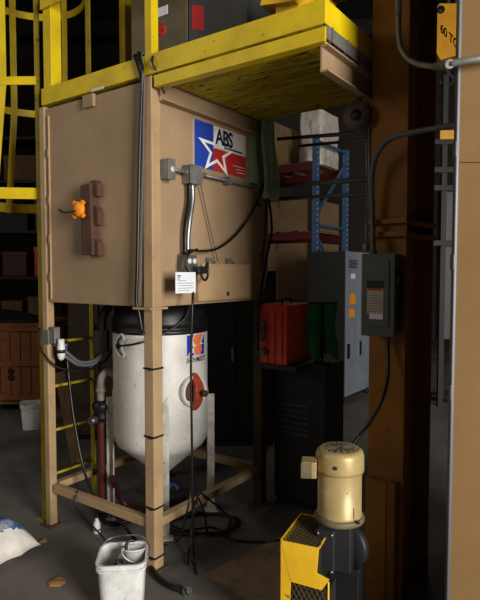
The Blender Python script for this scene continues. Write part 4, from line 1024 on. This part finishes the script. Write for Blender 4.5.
b = MB(); b.box(dcx0, dcx1, 5.0, 5.5, .05, 1.62); b.build('body', 'near_black', dc, bevel=.006)  # added black box, there to keep the background behind the pot dark
b = MB(); b.box(dcx0+.02, (dcx0+dcx1)/2-.005, 4.985, 5.0, .08, 1.59); d_ = b.build('door', 'near_black', dc, bevel=.003)
b = MB(); b.box((dcx0+dcx1)/2-.05, (dcx0+dcx1)/2-.03, 4.965, 4.985, .8, .92); b.build('handle', 'galv_box', d_)
b = MB(); b.box((dcx0+dcx1)/2+.005, dcx1-.02, 4.985, 5.0, .08, 1.59); b.build('door', 'near_black', dc, bevel=.003)
b = MB(); b.box(dcx0+.02, dcx1-.02, 5.02, 5.48, 0, .05); b.build('plinth', 'ink', dc)
# shelving with a coil beyond the column gap
hb = at(443, 35, 7.2)
hk = thing('crane_hook_block', Vector((hb.x+.12, 7.2, at(443, 62, 7.2).z)), 'amber crane block with black 60 TO lettering hanging in the gap right of the column', 'crane block')
def hz(py): return at(443, py, 7.2).z
xl = at(435.5, 30, 7.2).x
b = MB(); b.prism([(xl, hz(12)), (xl, hz(50)), (xl+.07, hz(60)), (xl+.42, hz(52)), (xl+.45, hz(14)), (xl+.3, hz(3)), (xl+.05, hz(3))], 7.2, 7.45, lambda x, z, h: (x, h, z)); b.build('side_plate', 'amber', hk, bevel=.01)
b = MB(); b.tube([(xl+.2, 7.3, hz(3)), (xl+.2, 7.3, 6.9)], .02, 8); b.tube([(xl+.3, 7.3, hz(3)), (xl+.3, 7.3, 6.9)], .02, 8); b.build('wire_rope', 'dark_grey', hk)
b = MB(); b.tube([(xl+.2, 7.32, hz(58)), (xl+.2, 7.32, hz(68)), (xl+.28, 7.32, hz(76)), (xl+.2, 7.32, hz(84)), (xl+.1, 7.32, hz(78))], .035, 12); b.build('hook', 'machine', hk)
b = MB(); b.lathe([(.0, 0), (.05, 0), (.05, .02), (0, .02)], Matrix.Translation((xl+.06, 7.2, hz(10))) @ Matrix.Rotation(R(90), 4, 'X'), 16); b.build('pin', 'ink', hk)
text('lettering', '60 TON', lambda x, y, z: Vector((xl+.215+x*.66, 7.196, hz(40)+y*1.1-x*.66)), 'ink', hk, .14, .002, 0, .003, .95)
fr = thing('cross_bar_stand', Vector((at(445, 300, 6.5).x, 6.6, 0)), 'dark steel frame with cross bars in the gap between column and tan panel', 'frame')
fx = at(444, 300, 6.5).x
for u in (-.02, .42):
    b = MB(); b.box(fx+u-.03, fx+u+.03, 6.5, 6.56, 0, 3.9); b.build('upright', 'machine', fr)
for y in (128, 142, 170, 188, 243):
    z_ = at(444, y, 6.5).z; b = MB(); b.box(fx-.4, fx+.5, 6.48, 6.52, z_-.03, z_+.03); b.build('cross_bar', 'machine', fr)
b = MB(); b.box(fx-.05, fx+.35, 6.6, 6.64, at(444, 340, 6.5).z, at(444, 190, 6.5).z); b.build('pale_sheet', 'dark_grey', fr)
b = MB(); z_ = at(444, 136, 6.5).z; b.box(fx-.10, fx+.5, 6.44, 6.48, z_-.05, z_+.05); b.build('amber_bar', 'amber', fr)
b = MB()
pts = []
c_ = gnd(446, 400)
for k in range(24):
    t_ = k*.6; pts.append((c_.x+.22*math.cos(t_), c_.y+.22*math.sin(t_), .02+.02*k*.6/6.28))
b.tube(pts, .015, 8, 3); tag(b.build('hose_coil', 'hose'), 'coil of dark hose on the floor in the gap beyond the tan panel', 'hose')
